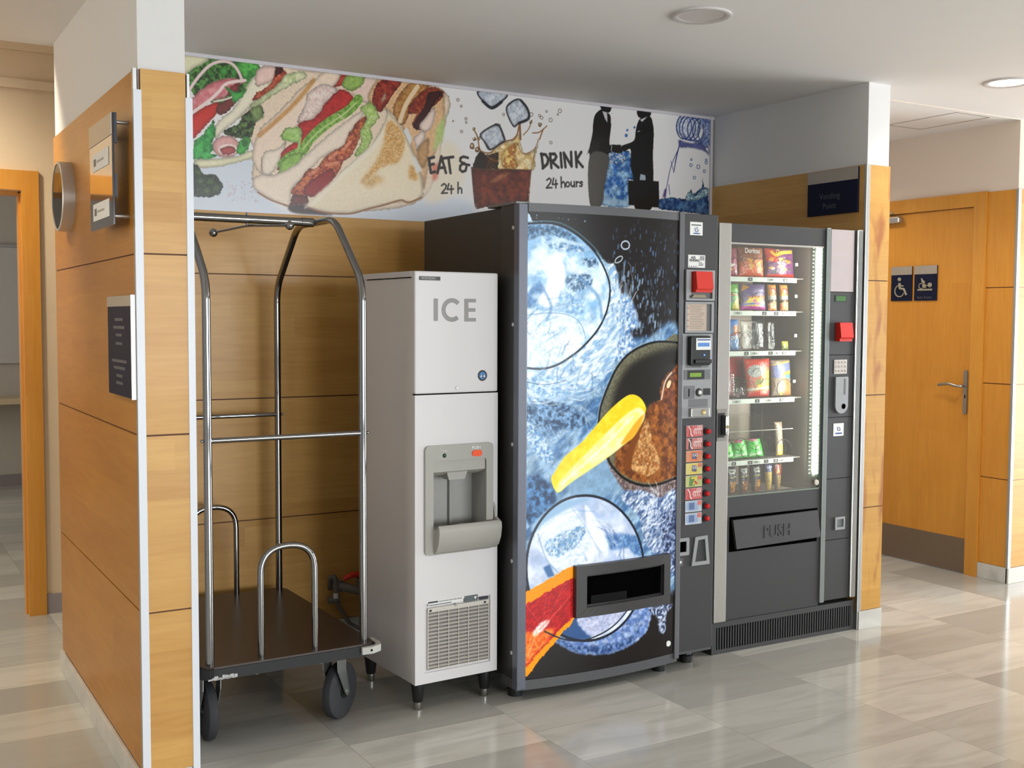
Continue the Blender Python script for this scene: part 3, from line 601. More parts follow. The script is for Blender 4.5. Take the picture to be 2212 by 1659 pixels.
('p',[2728,2532,2727,2530,2726,2528,2725,2526,2723,2525,2721,2524,2718,2524,2716,2525,2715,2526,2713,2528,2713,2530,2713,2533,2714,2535,2716,2536,2718,2538,2720,2538,2723,2538,2725,2537,2726,2536,2727,2534],(70,110,170),{}),
('p',[2776,2551,2775,2549,2774,2546,2773,2545,2771,2544,2768,2543,2766,2543,2764,2544,2762,2545,2761,2547,2761,2549,2761,2552,2762,2554,2764,2555,2766,2557,2768,2557,2770,2557,2772,2556,2774,2555,2775,2553],(70,110,170),{}),
('p',[2459,2378,2478,2434,2493,2493,2497,2544,2509,2592,2547,2624,2570,2612,2604,2603,2614,2554,2603,2452,2624,2439,2617,2409,2597,2389,2588,2290,2574,2231,2557,2124,2481,2122,2477,2375],(22,20,20),{}),
('p',[2477,2376,2597,2388,2588,2290,2574,2231,2557,2124,2481,2122],(84,80,76),{}),
('p',[2544,2648,2612,2649,2602,2615,2565,2610,2547,2629],(22,20,20),{}),
('p',[2556,2616,2598,2610,2590,2558,2572,2580],(205,200,200),{}),
('p',[2586,2610,2600,2606,2604,2557,2590,2556],(22,20,20),{}),
('s',[2613,2584,2612,2560],3.6,(210,205,205),{}),
('s',[2462,2382,2477,2427],2.9,(200,200,200),{}),
('p',[2612,2444,2653,2448,2688,2447,2692,2416,2658,2403,2617,2415],(22,20,20),{}),
('s',[2620,2444,2615,2415],3.6,(215,210,208),{}),
('s',[2680,2448,2692,2418],3.7,(215,210,208),{}),
('p',[2788,2644,2874,2645,2865,2613,2817,2603,2791,2611],(22,20,20),{}),
('p',[2789,2576,2812,2604,2873,2617,2892,2580,2899,2528,2895,2408,2900,2287,2889,2122,2777,2117,2765,2272,2746,2338,2743,2430,2699,2415,2685,2444,2763,2478,2776,2532],(22,20,20),{}),
('p',[2804,2594,2854,2616,2819,2584],(205,200,200),{}),
('p',[2786,2529,2806,2537,2805,2533,2788,2527],(210,210,210),{'h':1}),
('p',[2728,2264,2937,2273,2944,2129,2735,2133],(22,20,20),{'h':1}),
('p',[2810,2305,2844,2300,2848,2273,2806,2271],(170,180,190),{}),
('s',[2803,2266,2808,2308,2851,2302,2851,2269],6.7,(22,20,20),{'h':1}),
('p',[3232,2595,3228,2576,3216,2557,3196,2541,3170,2530,3142,2525,3114,2526,3089,2532,3069,2544,3056,2560,3051,2579,3055,2599,3068,2617,3087,2633,3112,2644,3140,2650,3168,2649,3194,2643,3214,2631,3228,2614],(176,186,206),{'n':0.5,'f':12,'c2':(214,216,222)}),
('s',[3163,2588,3161,2567,3153,2548,3141,2533,3127,2522,3110,2518,3093,2519,3078,2527,3066,2541,3058,2558,3055,2578,3058,2598,3065,2617,3076,2633,3091,2643,3108,2648,3124,2646,3140,2639,3152,2625,3160,2608,3163,2588],6.8,(44,64,124),{'n':0.5,'f':8}),
('s',[3191,2586,3188,2565,3180,2546,3168,2531,3152,2520,3135,2515,3117,2517,3101,2525,3088,2538,3080,2556,3077,2575,3079,2596,3087,2615,3099,2630,3115,2641,3132,2646,3150,2644,3166,2636,3179,2623,3188,2606,3191,2586],6.9,(44,64,124),{'n':0.5,'f':8}),
('s',[3220,2584,3217,2563,3209,2544,3195,2528,3178,2517,3159,2513,3140,2514,3123,2522,3110,2535,3101,2553,3097,2573,3100,2593,3108,2612,3121,2628,3138,2639,3157,2644,3176,2642,3193,2634,3207,2621,3216,2604,3220,2584],6.9,(44,64,124),{'n':0.5,'f':8}),
('s',[3253,2582,3250,2561,3242,2542,3229,2526,3212,2516,3194,2511,3176,2513,3159,2521,3146,2534,3137,2551,3134,2571,3136,2592,3144,2611,3157,2626,3173,2637,3192,2642,3210,2641,3227,2633,3240,2620,3249,2602,3253,2582],6.9,(44,64,124),{'n':0.5,'f':8}),
('s',[3286,2580,3283,2560,3275,2540,3263,2525,3247,2514,3229,2509,3211,2511,3195,2519,3182,2532,3173,2550,3170,2570,3173,2591,3180,2610,3193,2625,3209,2636,3227,2641,3245,2639,3261,2631,3274,2618,3283,2600,3286,2580],6.9,(44,64,124),{'n':0.5,'f':8}),
('s',[3308,2578,3306,2557,3299,2538,3288,2522,3275,2512,3259,2507,3244,2509,3229,2517,3218,2531,3211,2549,3208,2569,3210,2589,3217,2608,3227,2624,3241,2634,3257,2639,3272,2637,3286,2629,3298,2616,3305,2598,3308,2578],6.9,(44,64,124),{'n':0.5,'f':8}),
('p',[3212,2643,3290,2647,3293,2493,3224,2495,3243,2573],(70,92,150),{'n':0.7,'f':10,'c2':(150,165,200),'a':0.8}),
('p',[3074,2506,3145,2496,3234,2504,3294,2439,3245,2466,3135,2473,3086,2469],(96,100,158),{'n':0.6,'f':10,'so':3}),
('s',[3081,2491,3060,2421,3051,2382],7.6,(62,62,122),{'n':0.4}),
('s',[3067,2452,3020,2357,2993,2250,2979,2196],4.5,(62,62,122),{'n':0.4}),
('s',[3053,2390,3040,2329],6.1,(62,62,122),{'n':0.4}),
('s',[3020,2388,3035,2343],3.8,(62,62,122),{'n':0.4}),
('s',[3007,2258,3015,2206],4.5,(62,62,122),{'n':0.4}),
('s',[3285,2485,3293,2454],5.4,(62,62,122),{'n':0.4}),
('p',[2965,2188,2979,2234,2993,2235,2986,2187],(80,60,120),{'so':3}),
('s',[3171,2377,3170,2375,3169,2373,3167,2371,3165,2370,3162,2369,3159,2369,3157,2370,3155,2372,3153,2374,3153,2376,3153,2379,3154,2381,3156,2383,3159,2384,3162,2384,3164,2384,3167,2383,3169,2382,3170,2380,3171,2377],4.6,(90,110,150),{}),
('s',[3226,2372,3226,2369,3224,2366,3222,2364,3218,2362,3215,2361,3211,2362,3208,2363,3205,2365,3203,2368,3202,2371,3203,2374,3205,2377,3207,2379,3211,2381,3214,2382,3218,2381,3221,2380,3224,2378,3226,2375,3226,2372],4.6,(90,110,150),{}),
('s',[3280,2399,3280,2397,3279,2395,3277,2393,3274,2392,3271,2391,3268,2391,3266,2392,3264,2394,3263,2396,3262,2398,3262,2400,3264,2403,3266,2404,3268,2406,3271,2406,3274,2406,3276,2405,3278,2404,3280,2402,3280,2399],4.6,(90,110,150),{}),
('s',[3268,2351,3268,2348,3266,2346,3264,2344,3262,2343,3259,2342,3256,2343,3254,2343,3252,2345,3250,2347,3250,2349,3250,2352,3252,2354,3254,2356,3256,2357,3259,2358,3262,2357,3264,2357,3266,2355,3268,2353,3268,2351],4.6,(90,110,150),{}),
('s',[3197,2310,3196,2308,3195,2306,3193,2304,3191,2303,3188,2302,3185,2302,3182,2303,3180,2305,3179,2307,3179,2309,3179,2311,3180,2314,3182,2315,3185,2317,3188,2317,3190,2317,3193,2316,3195,2315,3196,2313,3197,2310],4.6,(90,110,150),{}),
('s',[3279,2415,3279,2413,3278,2411,3276,2410,3274,2409,3272,2408,3270,2408,3268,2409,3266,2410,3265,2412,3265,2414,3265,2416,3266,2417,3268,2419,3270,2420,3272,2420,3274,2420,3276,2419,3277,2418,3279,2417,3279,2415],4.6,(90,110,150),{}),
('s',[3170,2408,3170,2406,3169,2405,3168,2404,3166,2403,3164,2403,3162,2403,3161,2403,3159,2404,3158,2406,3158,2407,3158,2409,3159,2410,3161,2411,3162,2412,3164,2413,3166,2413,3168,2412,3169,2411,3170,2410,3170,2408],4.6,(90,110,150),{}),
('p',[2938,2177,3023,2192,3120,2187,3150,2221,3164,2245,3179,2217,3244,2258,3248,2314,3259,2259,3289,2257,3298,2106,3181,2112,2937,2122],(28,60,112),{'n':0.6,'f':20,'c2':(80,120,160),'h':1}),
('p',[3125,2189,3154,2233,3189,2208,3249,2251,3287,2253,3280,2214,3170,2177],(86,136,158),{'n':0.7,'f':8,'c2':(200,220,225)})]
DOOR_ART=[
('p',[23,1316,242,1313,372,1348,474,1422,608,1444,797,1429,815,384,27,475],(66,106,150),{'n':0.5,'f':60,'c2':(150,182,208),'so':14,'st':2}),
('s',[36,1025,161,1131,265,1164],25.5,(176,204,226),{'so':10,'a':0.55,'n':0.6,'f':14}),
('s',[44,952,203,1074,330,1125],25.6,(176,204,226),{'so':10,'a':0.55,'n':0.6,'f':14}),
('s',[64,841,224,981],25.7,(176,204,226),{'so':10,'a':0.55,'n':0.6,'f':14}),
('s',[246,868,376,935,446,893],26.1,(176,204,226),{'so':10,'a':0.55,'n':0.6,'f':14}),
('s',[121,1187,243,1202,373,1217],25.6,(176,204,226),{'so':10,'a':0.55,'n':0.6,'f':14}),
('s',[84,785,164,817],25.8,(176,204,226),{'so':10,'a':0.55,'n':0.6,'f':14}),
('p',[43,1171,121,1196,265,1155,287,1089,142,1076,43,1089],(28,58,92),{'n':0.5,'f':14,'c2':(120,160,200),'so':8}),
('p',[40,879,103,894,164,817,124,745,41,714],(22,52,88),{'n':0.5,'f':16,'c2':(80,130,180),'so':10}),
('p',[35,1116,92,1078,152,975,123,948,36,1043],(196,216,232),{'n':0.45,'f':9,'c2':(90,140,190),'so':8}),
('p',[246,942,398,1009,470,853,378,793,226,813],(130,165,195),{'so':16,'n':0.3,'f':30}),
('p',[336,1786,392,1741,427,1739,444,1690,459,1620,495,1585,515,1520,489,1461,453,1391,411,1315,355,1257,260,1219,144,1202,27,1204,27,1332,156,1336,285,1415,387,1555,400,1637,378,1706],(136,176,212),{'n':0.35,'f':26,'c2':(232,242,250),'so':6,'st':1}),
('p',[27,1287,144,1290,234,1266,287,1253,234,1220,144,1204,27,1204],(206,226,242),{'n':0.45,'f':12,'c2':(110,160,205),'so':6}),
('s',[33,1272,88,1260,150,1262,207,1275],4.0,(40,70,100),{'n':0.6,'f':6,'a':0.8}),
('p',[24,1884,66,1890,108,1891,177,1881,255,1845,336,1780,389,1700,408,1637,394,1555,353,1479,285,1410,220,1364,156,1333,94,1321,27,1326],(132,180,220),{'n':0.3,'f':48,'c2':(222,238,248)}),
('p',[24,1877,108,1885,203,1861,288,1801,229,1821,127,1844,24,1821],(52,84,116),{'n':0.6,'f':10,'c2':(110,150,185),'so':5}),
('p',[115,1835,190,1821,268,1806,282,1784,203,1781,127,1796],(70,120,168),{'n':0.5,'f':16,'c2':(200,220,238),'so':8}),
('p',[269,1755,336,1762,350,1728,296,1721],(46,78,112),{'n':0.45,'f':8,'so':6,'c2':(160,190,215)}),
('p',[204,1685,309,1693,317,1652,270,1629,211,1633],(58,92,126),{'n':0.5,'f':9,'c2':(170,200,225),'so':6}),
('p',[31,1608,85,1657,101,1604,62,1558,28,1569],(64,118,170),{'n':0.5,'f':12,'so':8}),
('p',[173,1616,257,1606,284,1548,231,1531,167,1559],(110,160,205),{'n':0.45,'f':14,'so':10,'c2':(190,214,234)}),
('p',[38,1535,129,1544,231,1531,285,1485,295,1439,259,1387,181,1347,87,1331,30,1338],(238,247,252),{'n':0.35,'f':18,'c2':(200,224,240),'so':6}),
('p',[29,1513,86,1502,105,1456,44,1439],(180,206,228),{'n':0.6,'f':10,'so':12,'c2':(235,245,250)}),
('p',[124,1468,167,1479,174,1433,130,1422],(186,208,226),{'n':0.6,'f':8,'so':10,'c2':(240,248,250)}),
('p',[106,1722,153,1772,178,1764,186,1741,199,1690,179,1627,142,1567,83,1574,92,1603,124,1649,119,1694],(255,255,255),{'so':9}),
('p',[193,1456,232,1473,265,1433,239,1387,193,1404],(255,255,255),{'so':14}),
('w',(95,1604),60,290,-95,95,150,4,((120,165,205),(200,222,240),(236,246,252),(240,248,252)),0.3,0.1,0.4),
('s',[32,1530,129,1540,218,1531,271,1496,293,1439],3.4,(84,130,172),{'a':0.8}),
('s',[24,1883,108,1890,177,1881,255,1845,336,1780,389,1700,407,1637,394,1555,353,1479,285,1410,220,1364,156,1332,94,1321,27,1326],8.4,(18,26,40),{}),
('s',[24,1889,111,1897,185,1889,263,1851,346,1786,399,1703,418,1637],3.3,(96,150,170),{'a':0.8}),
('w',(95,1604),330,430,-100,10,200,4.5,((236,244,250),(196,218,236),(255,255,255),(120,165,205)),0.3,0.5,0.6),
('p',[451,1608,510,1603,557,1497,512,1467,543,1407,469,1337,439,1397,489,1485],(214,228,240),{'n':0.5,'f':12,'c2':(90,130,180),'so':8}),
('d',[(418,1916),(777,1417)],230,(104,150,204),{'r':7,'sl':1}),
('d',[(464,1702),(686,1454)],110,(160,194,230),{'r':10,'sl':1}),
('d',[(41,1917),(335,1900)],8,(140,180,220),{'r':6}),
('s',[502,1817,501,1812,499,1807,494,1803,488,1801,482,1800,475,1800,470,1802,465,1806,462,1810,461,1815,462,1820,465,1825,469,1829,475,1831,481,1833,488,1832,494,1830,498,1826,501,1822,502,1817],5.3,(190,205,220),{}),
('s',[465,1769,467,1766,467,1763,465,1759,461,1754,456,1750,451,1747,445,1745,440,1744,435,1744,432,1745,431,1748,431,1752,433,1756,436,1760,441,1764,447,1767,452,1770,458,1771,462,1771,465,1769],4.1,(196,206,216),{}),
('w',(438,1497),230,560,150,265,240,5,((210,226,240),(70,110,152),(120,165,205),(60,100,144),(170,200,224)),0.16,0.25,0.5),
('p',[359,1096,369,1163,398,1233,447,1320,513,1378,604,1413,687,1422,798,1415,807,855,766,845,676,825,582,829,491,863,422,923,389,987,368,1048],(92,90,70),{'n':0.25,'f':6,'c2':(116,114,90)}),
('p',[420,1121,441,1234,511,1327,635,1378,798,1387,802,1183,613,1152,491,1042],(30,26,20),{'so':22}),
('p',[613,1152,664,1177,718,1190,801,1212,807,855,766,849,675,833,582,841,498,874,436,928,468,1006,564,1058],(158,92,34),{'n':0.5,'f':20,'c2':(96,48,18),'so':5}),
('p',[678,1188,695,1265,749,1302,800,1321,803,1104,733,1097],(150,80,34),{'n':0.4,'f':16,'so':4,'c2':(90,45,20)}),
('s',[686,1183,706,1255,744,1293],7.8,(230,220,200),{'a':0.8}),
('p',[738,1241,735,1236,732,1232,727,1229,723,1228,720,1228,717,1230,715,1233,715,1237,716,1242,718,1247,721,1252,724,1256,728,1259,732,1261,736,1261,739,1259,741,1256,741,1251,740,1246],(240,210,160),{}),
('p',[555,1001,603,1104,646,995,682,905,617,865,522,907],(206,158,100),{'n':0.5,'f':12,'c2':(150,90,40),'so':4}),
('p',[480,929,551,1068,601,1123,540,982,517,897],(120,62,18),{'so':4}),
('d',[(613,1152),(779,867)],70,(196,130,70),{'r':5}),
('p',[383,987,422,921,493,861,582,827,676,823,786,847,788,743,672,743,568,764,482,823,418,904],(150,134,134),{'n':0.6,'f':12,'c2':(90,70,66),'so':4}),
('s',[357,1096,367,1163,396,1233,445,1320,510,1378,604,1415,687,1424,798,1417],9.4,(16,16,16),{}),
('s',[350,1096,360,1163,389,1237,438,1326,506,1386,601,1423],3.7,(150,170,180),{'a':0.7}),
('s',[389,987,422,923,491,863,582,829,676,825,807,849],11.3,(22,18,14),{}),
('p',[143,885,159,912,202,969,275,1021,328,1071,399,1139,470,1190,522,1209,569,1192,598,1154,593,1124,564,1071,532,1031,489,1008,406,958,325,915,234,867,180,829,157,843],(250,206,20),{'c2':(255,226,60),'f':30}),
('p',[164,839,188,882,292,973,402,1062,495,1128,562,1154,593,1118,564,1071,489,1008,406,958,234,867,180,831],(252,248,180),{'f':30,'c2':(252,240,120),'so':5}),
('p',[468,1006,539,1088,588,1124,564,1067,527,1029],(230,170,40),{'so':5}),
('p',[470,796,580,810,684,767,781,778,788,428,675,522,601,580,569,691],(208,218,232),{'n':0.5,'f':20,'c2':(70,96,140),'so':5,'st':1}),
('p',[686,698,776,729,782,448,702,519],(34,46,80),{'n':0.5,'f':9,'c2':(150,170,205),'so':6}),
('p',[596,538,648,404,641,262,595,191,466,147,349,150,239,179,141,245,104,283,285,221,448,262,552,360],(92,122,180),{'n':0.5,'f':16,'c2':(160,180,215),'so':5}),
('p',[163,243,301,192,501,191,590,241,572,194,466,151,349,154,239,183],(40,64,112),{'n':0.5,'f':14,'so':8,'c2':(110,140,190)}),
('p',[595,479,581,387,537,308,470,250,389,219,302,216,218,241,145,291,89,361,53,445,40,535,52,623,87,701,142,761,213,798,296,807,382,786,464,737,532,665,578,575],(178,196,226),{'n':0.2,'f':60,'c2':(220,228,242)}),
('p',[73,676,226,766,296,693,361,591,322,526,161,528],(226,236,246),{'n':0.2,'f':14,'so':4}),
('p',[116,626,235,677,292,686,285,632,175,564],(110,152,192),{'n':0.45,'f':10,'c2':(206,222,236),'so':6}),
('p',[377,634,477,635,566,609,590,532,496,553,419,579],(70,112,166),{'n':0.4,'f':14,'so':7,'c2':(120,158,200)}),
('p',[296,768,344,716,410,600,378,576,320,657],(236,243,248),{'so':6}),
('p',[66,709,123,759,211,794,327,793,234,765,130,719,73,676],(150,186,216),{'so':8}),
('p',[110,532,139,543,161,494,132,490],(70,110,160),{'so':5}),
('p',[178,262,238,316,269,306,333,229,254,225],(50,84,134),{'so':5}),
('p',[269,313,499,311,448,269,373,238,325,230],(198,202,226),{'n':0.3,'f':12,'so':3,'c2':(170,180,212)}),
('s',[597,479,583,386,539,306,471,248,389,217,302,214,217,239,144,289,87,360,51,444,39,535,50,624,85,702,141,763,213,800,296,808,383,788,465,739,534,665,580,576,597,479],9.8,(26,32,44),{}),
('p',[626,300,723,307,769,296,734,265,720,188,690,197,675,257],(196,208,228),{'n':0.5,'f':8,'c2':(50,60,90),'so':3}),
('s',[726,204,725,198,723,193,719,190,715,188,710,188,705,189,701,193,697,197,695,203,694,209,695,215,697,220,700,223,705,225,709,225,714,223,719,220,722,215,725,210,726,204],5.1,(150,165,190),{}),
('d',[(641,547),(772,292)],22,(130,150,200),{'r':4,'sl':1}),
('p',[91,674,234,752,249,740,109,656],(240,246,250),{'so':4,'a':0.8}),
('p',[328,656,361,591,322,533,298,549,329,601],(240,244,250),{'so':5,'a':0.8}),
('s',[87,668,124,565,176,506],4.7,(120,150,190),{'so':4,'a':0.7}),
('s',[234,765,296,686,361,584],4.1,(150,175,210),{'so':3,'a':0.7}),
('p',[427,571,513,576,549,537,462,533],(230,236,246),{'so':8,'a':0.8}),
('s',[188,860,293,936,416,1027,529,1117],9.3,(255,255,235),{'so':6,'a':0.7}),
('p',[149,1750,147,1745,143,1740,136,1736,127,1733,117,1732,108,1733,99,1735,92,1738,87,1743,86,1748,87,1754,92,1759,99,1763,107,1765,117,1767,127,1766,136,1764,143,1760,147,1755],(240,248,252),{'so':8,'a':0.6}),
('p',[102,1605,101,1601,98,1597,93,1594,86,1592,79,1592,72,1592,65,1594,60,1597,57,1600,56,1604,57,1608,60,1612,65,1615,72,1617,79,1617,86,1617,93,1615,98,1612,101,1609],(240,248,252),{'so':8,'a':0.6}),
('p',[260,1753,259,1750,256,1746,251,1744,245,1742,239,1741,232,1742,227,1743,222,1746,219,1748,218,1752,219,1755,222,1758,226,1761,232,1763,239,1763,245,1763,251,1762,255,1759,258,1756],(240,248,252),{'so':8,'a':0.6}),
('p',[325,1608,324,1604,321,1601,316,1598,310,1597,304,1596,297,1597,291,1598,286,1601,283,1604,282,1607,283,1610,286,1614,291,1616,297,1618,303,1618,310,1618,316,1616,321,1614,324,1611],(240,248,252),{'so':8,'a':0.6}),
('p',[214,1497,213,1492,209,1489,204,1486,197,1484,189,1483,182,1484,175,1486,170,1489,166,1492,165,1496,166,1500,169,1504,175,1507,182,1509,189,1510,197,1509,204,1507,209,1504,213,1501],(240,248,252),{'so':8,'a':0.6}),
('s',[59,1775,156,1822,280,1808],14.3,(200,224,240),{'so':6,'a':0.7}),
('s',[88,1659,138,1569,119,1514],12.6,(70,120,170),{'so':5,'a':0.6}),
('s',[260,1680,347,1608,370,1515],14.6,(90,140,186),{'so':5,'a':0.6}),
('w',(299,512),150,200,-90,60,150,4,((150,175,215),(60,90,150),(225,232,245)),0.4,0.3,0.6),
('w',(299,512),30,250,20,160,90,4,((150,180,214),(240,246,252),(110,150,196)),0.5,0.1,0.4),
('w',(620,666),20,130,-40,80,140,4,((235,240,248),(50,76,124),(205,216,232)),0.5,0.5,0.65),
('s',[597,479,583,386,539,306,471,248,389,217,302,214,217,239,144,289,87,360,51,444,39,535,50,624,85,702,141,763,213,800,296,808,383,788,465,739,534,665,580,576,597,479],9.8,(26,32,44),{}),
('p',[25,405,67,450,139,484,251,516,253,321,200,263,148,207,98,162,27,109],(248,152,24),{'n':0.12,'f':8}),
('p',[25,362,75,406,176,451,252,468,253,335,192,279,141,232,90,190,27,143],(196,34,36),{'n':0.3,'f':12,'c2':(160,22,30),'st':3}),
('p',[26,271,104,276,163,284,133,233,83,191,27,143],(232,92,34),{'n':0.3,'f':10,'so':8,'c2':(245,140,60)}),
('p',[68,267,82,292,111,316,142,319,126,293,90,264],(250,232,226),{'so':5,'n':0.3}),
('s',[86,278,47,181],4.1,(246,180,120),{'so':3}),
('s',[97,284,192,369],3.4,(225,90,80),{'so':3,'a':0.7}),
('s',[104,297,53,369,39,390],2.7,(226,120,100),{'so':3,'a':0.45}),
('s',[111,296,125,423],2.7,(226,120,100),{'so':3,'a':0.45}),
('s',[118,302,206,456],2.7,(226,120,100),{'so':3,'a':0.45}),
('s',[126,301,237,412],2.7,(226,120,100),{'so':3,'a':0.45}),
('s',[119,274,200,234,285,217,373,231,448,262,508,310],6.1,(28,30,40),{}),
('p',[27,123,126,199,200,232,301,157,467,119,591,163,665,258,787,165,800,16,27,69],(24,19,18),{'so':6,'a':0})]
# ------------------------------------------------------------------ materials
WHITE = mat('white_paint', (226, 224, 222), .7, var=.02); CEIL = mat('ceiling_paint', (232, 229, 227), .8, var=.015, scale=6)
CREAM = mat('cream_paint', (222, 200, 170), .7, var=.03); BEIGE = mat('pale_plaster', (222, 206, 190), .75, var=.02)
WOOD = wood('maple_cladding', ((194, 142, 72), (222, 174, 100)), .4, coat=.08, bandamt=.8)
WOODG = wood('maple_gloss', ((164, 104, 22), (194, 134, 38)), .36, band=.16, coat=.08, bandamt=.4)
WOODS = wood('maple_stained', ((186, 136, 60), (208, 158, 78)), .45, coat=.05, stain=(160, 98, 40), bandamt=.6)
DOORW = wood('door_veneer', ((200, 132, 44), (226, 160, 66)), .35, band=.5, coat=.25, axis='v', bandamt=.3)
FRAMEW = wood('frame_veneer', ((200, 134, 46), (226, 164, 70)), .35, band=.4, coat=.3, axis='v', bandamt=.3)
GROOVE = mat('groove_wood', (96, 52, 22), .6)
FLOOR = marble('marble_tiles', ((213, 211, 202), (170, 169, 162), (172, 169, 160), (160, 155, 142)), .13)
MARB = marble('marble_skirting', ((205, 202, 194), 0, (165, 162, 158), 0), .3, tiles=False)
GREYSK = mat('grey_skirting', (150, 142, 144), .5)
CAP = mat('white_cap', (226, 230, 238), .4, var=.01); ALU = mat('satin_aluminium', (178, 178, 176), .35, metal=.85, var=.03)
STEEL = mat('brushed_steel', (170, 166, 162), .33, metal=1, var=.05, scale=90)
CHROME = mat('chrome', (150, 149, 148), .07, metal=1, var=.01); ZINC = mat('zinc', (196, 200, 198), .28, metal=.9, var=.04)
BLACK = mat('black_plastic', (22, 22, 23), .45); RUBBER = mat('grey_rubber', (50, 50, 53), .75); DARKHOLE = mat('dark_void', (6, 6, 6), .95, spec=0)
MACH = mat('charcoal_metal', (52, 51, 52), .45, var=.04); MACHS = mat('charcoal_side', (50, 49, 48), .5, var=.04); SLATE = mat('slate_strip', (104, 107, 118), .35, metal=.3)
TITAN = mat('warm_silver', (164, 160, 153), .4, metal=.35, var=.03); GREYTR = mat('grey_strip', (124, 130, 127), .4, metal=.3)
PANELG = mat('silver_plastic', (150, 151, 152), .4, metal=.25); DPANEL = mat('dark_silver', (110, 111, 112), .45, metal=.2)
RED = mat('red_plastic', (216, 44, 28), .4, var=.03); BTN = mat('red_button', (200, 20, 30), .25); CREAMW = mat('white_button', (226, 224, 216), .3)
ICEW = mat('ice_white', (222, 218, 218), .38, var=.012, scale=200); ICES = mat('ice_side', (222, 218, 216), .34, var=.02, scale=8); ICEG = mat('ice_grey_plastic', (168, 165, 157), .42, var=.02); ICED = mat('ice_recess', (160, 158, 154), .4)
LETG = mat('grey_letter', (150, 148, 147), .5); ORANGE = mat('orange_button', (246, 84, 18), .35); LEDG = mat('dark_green_lens', (18, 60, 36), .2)
NAVY = mat('navy_panel', (24, 28, 50), .5, var=.03, spec=.12); SILV = mat('sign_silver', (176, 168, 156), .4, metal=.5); SIGNT = mat('sign_text', (150, 142, 120), .5); SIGND = mat('sign_text_dim', (74, 76, 84), .5)
PAPER = mat('paper_label', (232, 232, 228), .6); INK = mat('ink', (40, 42, 50), .6); BLUEINK = mat('blue_ink', (50, 80, 150), .6); LCD = mat('lcd_green', (120, 150, 60), .3, emit=(120, 160, 50), es=.25); LCDD = mat('lcd_dim', (70, 110, 60), .3, emit=(60, 130, 60), es=.12)
WHITET = mat('white_lettering', (232, 232, 230), .5)
DECK = mat('brown_deck', (62, 50, 44), .34, var=.12, scale=160); BUMPG = mat('grey_bumper', (190, 188, 182), .6); SCUFF = mat('bare_metal_scuff', (190, 188, 186), .5)

# ------------------------------------------------------------------ setting
ZC, ZW, YD, YQ, XA, XB, XD, YE = 2.655, 2.2635, 1.4205, .2893, 3.324, 3.4718, 4.8255, .5347
ROWS = ((.092, .5985), (.6035, 1.150), (1.1555, 1.7065), (1.7115, ZW))
struct(M().quad((-7, -16, 0), (11, -16, 0), (11, 8, 0), (-7, 8, 0)).build('floor', FLOOR), 'pale grey and beige marble tile floor')
c = M().box(-7, 11, -16, 1.6, ZC, ZC+.12).box(XB, 11, 1.6, 3.4, ZC, ZC+.12).box(-7, 3.2, 1.6, 2.75, 3.05, 3.15).box(-7, 3.2, 1.52, 1.6, ZC+.12, 3.05).box(-4, 3.2, 2.75, 7.6, 2.72, 2.8)
ceil = struct(c.build('ceiling', CEIL))
h = M()
for a in ((4.34, 4.62, .585, .589), (4.34, 4.62, 1.055, 1.059)): h.box(a[0], a[1], a[2], a[3], ZC-.0015, ZC)
for a in (4.34, 4.62): h.box(a-.002, a+.002, .585, 1.059, ZC-.0015, ZC)
h.build('access_hatch', mat('hatch_line', (120, 104, 92), .8), ceil)
M().box(XB, XD, YE-.003, YE, ZC-.004, ZC).build('ceiling_joint', BEIGE, ceil)
def clad(o, name, m, fn):
    k = M()
    for z0, z1 in ROWS: fn(k, z0, z1)
    return k.build(name, m, o)
# left partition
w = struct(M().box(-.1417, 0, 0, YD+.13, 0, ZC).build('wall_left', WHITE), 'white partition clad in maple boards to door height')
M().box(-.1465, -.1417, .004, YD+.13, .09, ZW-.002).box(0, .006, .004, YD, .09, ZW-.002).box(-.139, -.002, -.004, 0, .09, ZW-.002).build('groove_backing', GROOVE, w)
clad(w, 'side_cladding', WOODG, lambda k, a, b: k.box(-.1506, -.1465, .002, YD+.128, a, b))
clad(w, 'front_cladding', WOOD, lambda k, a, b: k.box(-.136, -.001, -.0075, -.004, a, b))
M().box(.006, .011, .004, YD-.01, .09, ZW).build('bounce_lining', WHITE, w)  # unseen inner face, made white to bounce light onto the ice dispenser
for x0, x1, y in ((-.1575, -.1335, 2.2), (-.0025, .0195, 2.19)):
    t = struct(M().box(x0, x1, -.011, -.0045, 0, y, .001).build('trim_1' if x0 < -.1 else 'trim_2', CAP), 'white corner guard on the left edge of the pillar' if x0 < -.1 else 'white corner guard on the right edge of the pillar')
    M().box(x0+(.0 if x0 < -.1 else .006), x0+(.011 if x0 < -.1 else .014), -.0065, .012, 0, ZW).build('profile', ALU, t)
struct(M().box(-.163, -.1506, .004, YD+.13, 0, .09, .002).build('baseboard_left', MARB))
# alcove back wall
w = struct(M().box(0, XB, YD, YD+.13, 0, ZC).build('wall_back', WHITE))
M().box(0, XA, YD-.004, YD, .09, 1.994).build('groove_backing', GROOVE, w)
def bc(k, a, b):
    if a < 1.7: k.box(.011, XA-.012, YD-.009, YD-.004, a, b)
    else: k.box(.011, XA-.012, YD-.009, YD-.004, a, 1.995)
clad(w, 'cladding', WOOD, bc)
struct(M().box(.011, XA-.012, YD-.02, YD, 0, .09).build('baseboard_back', MARB))
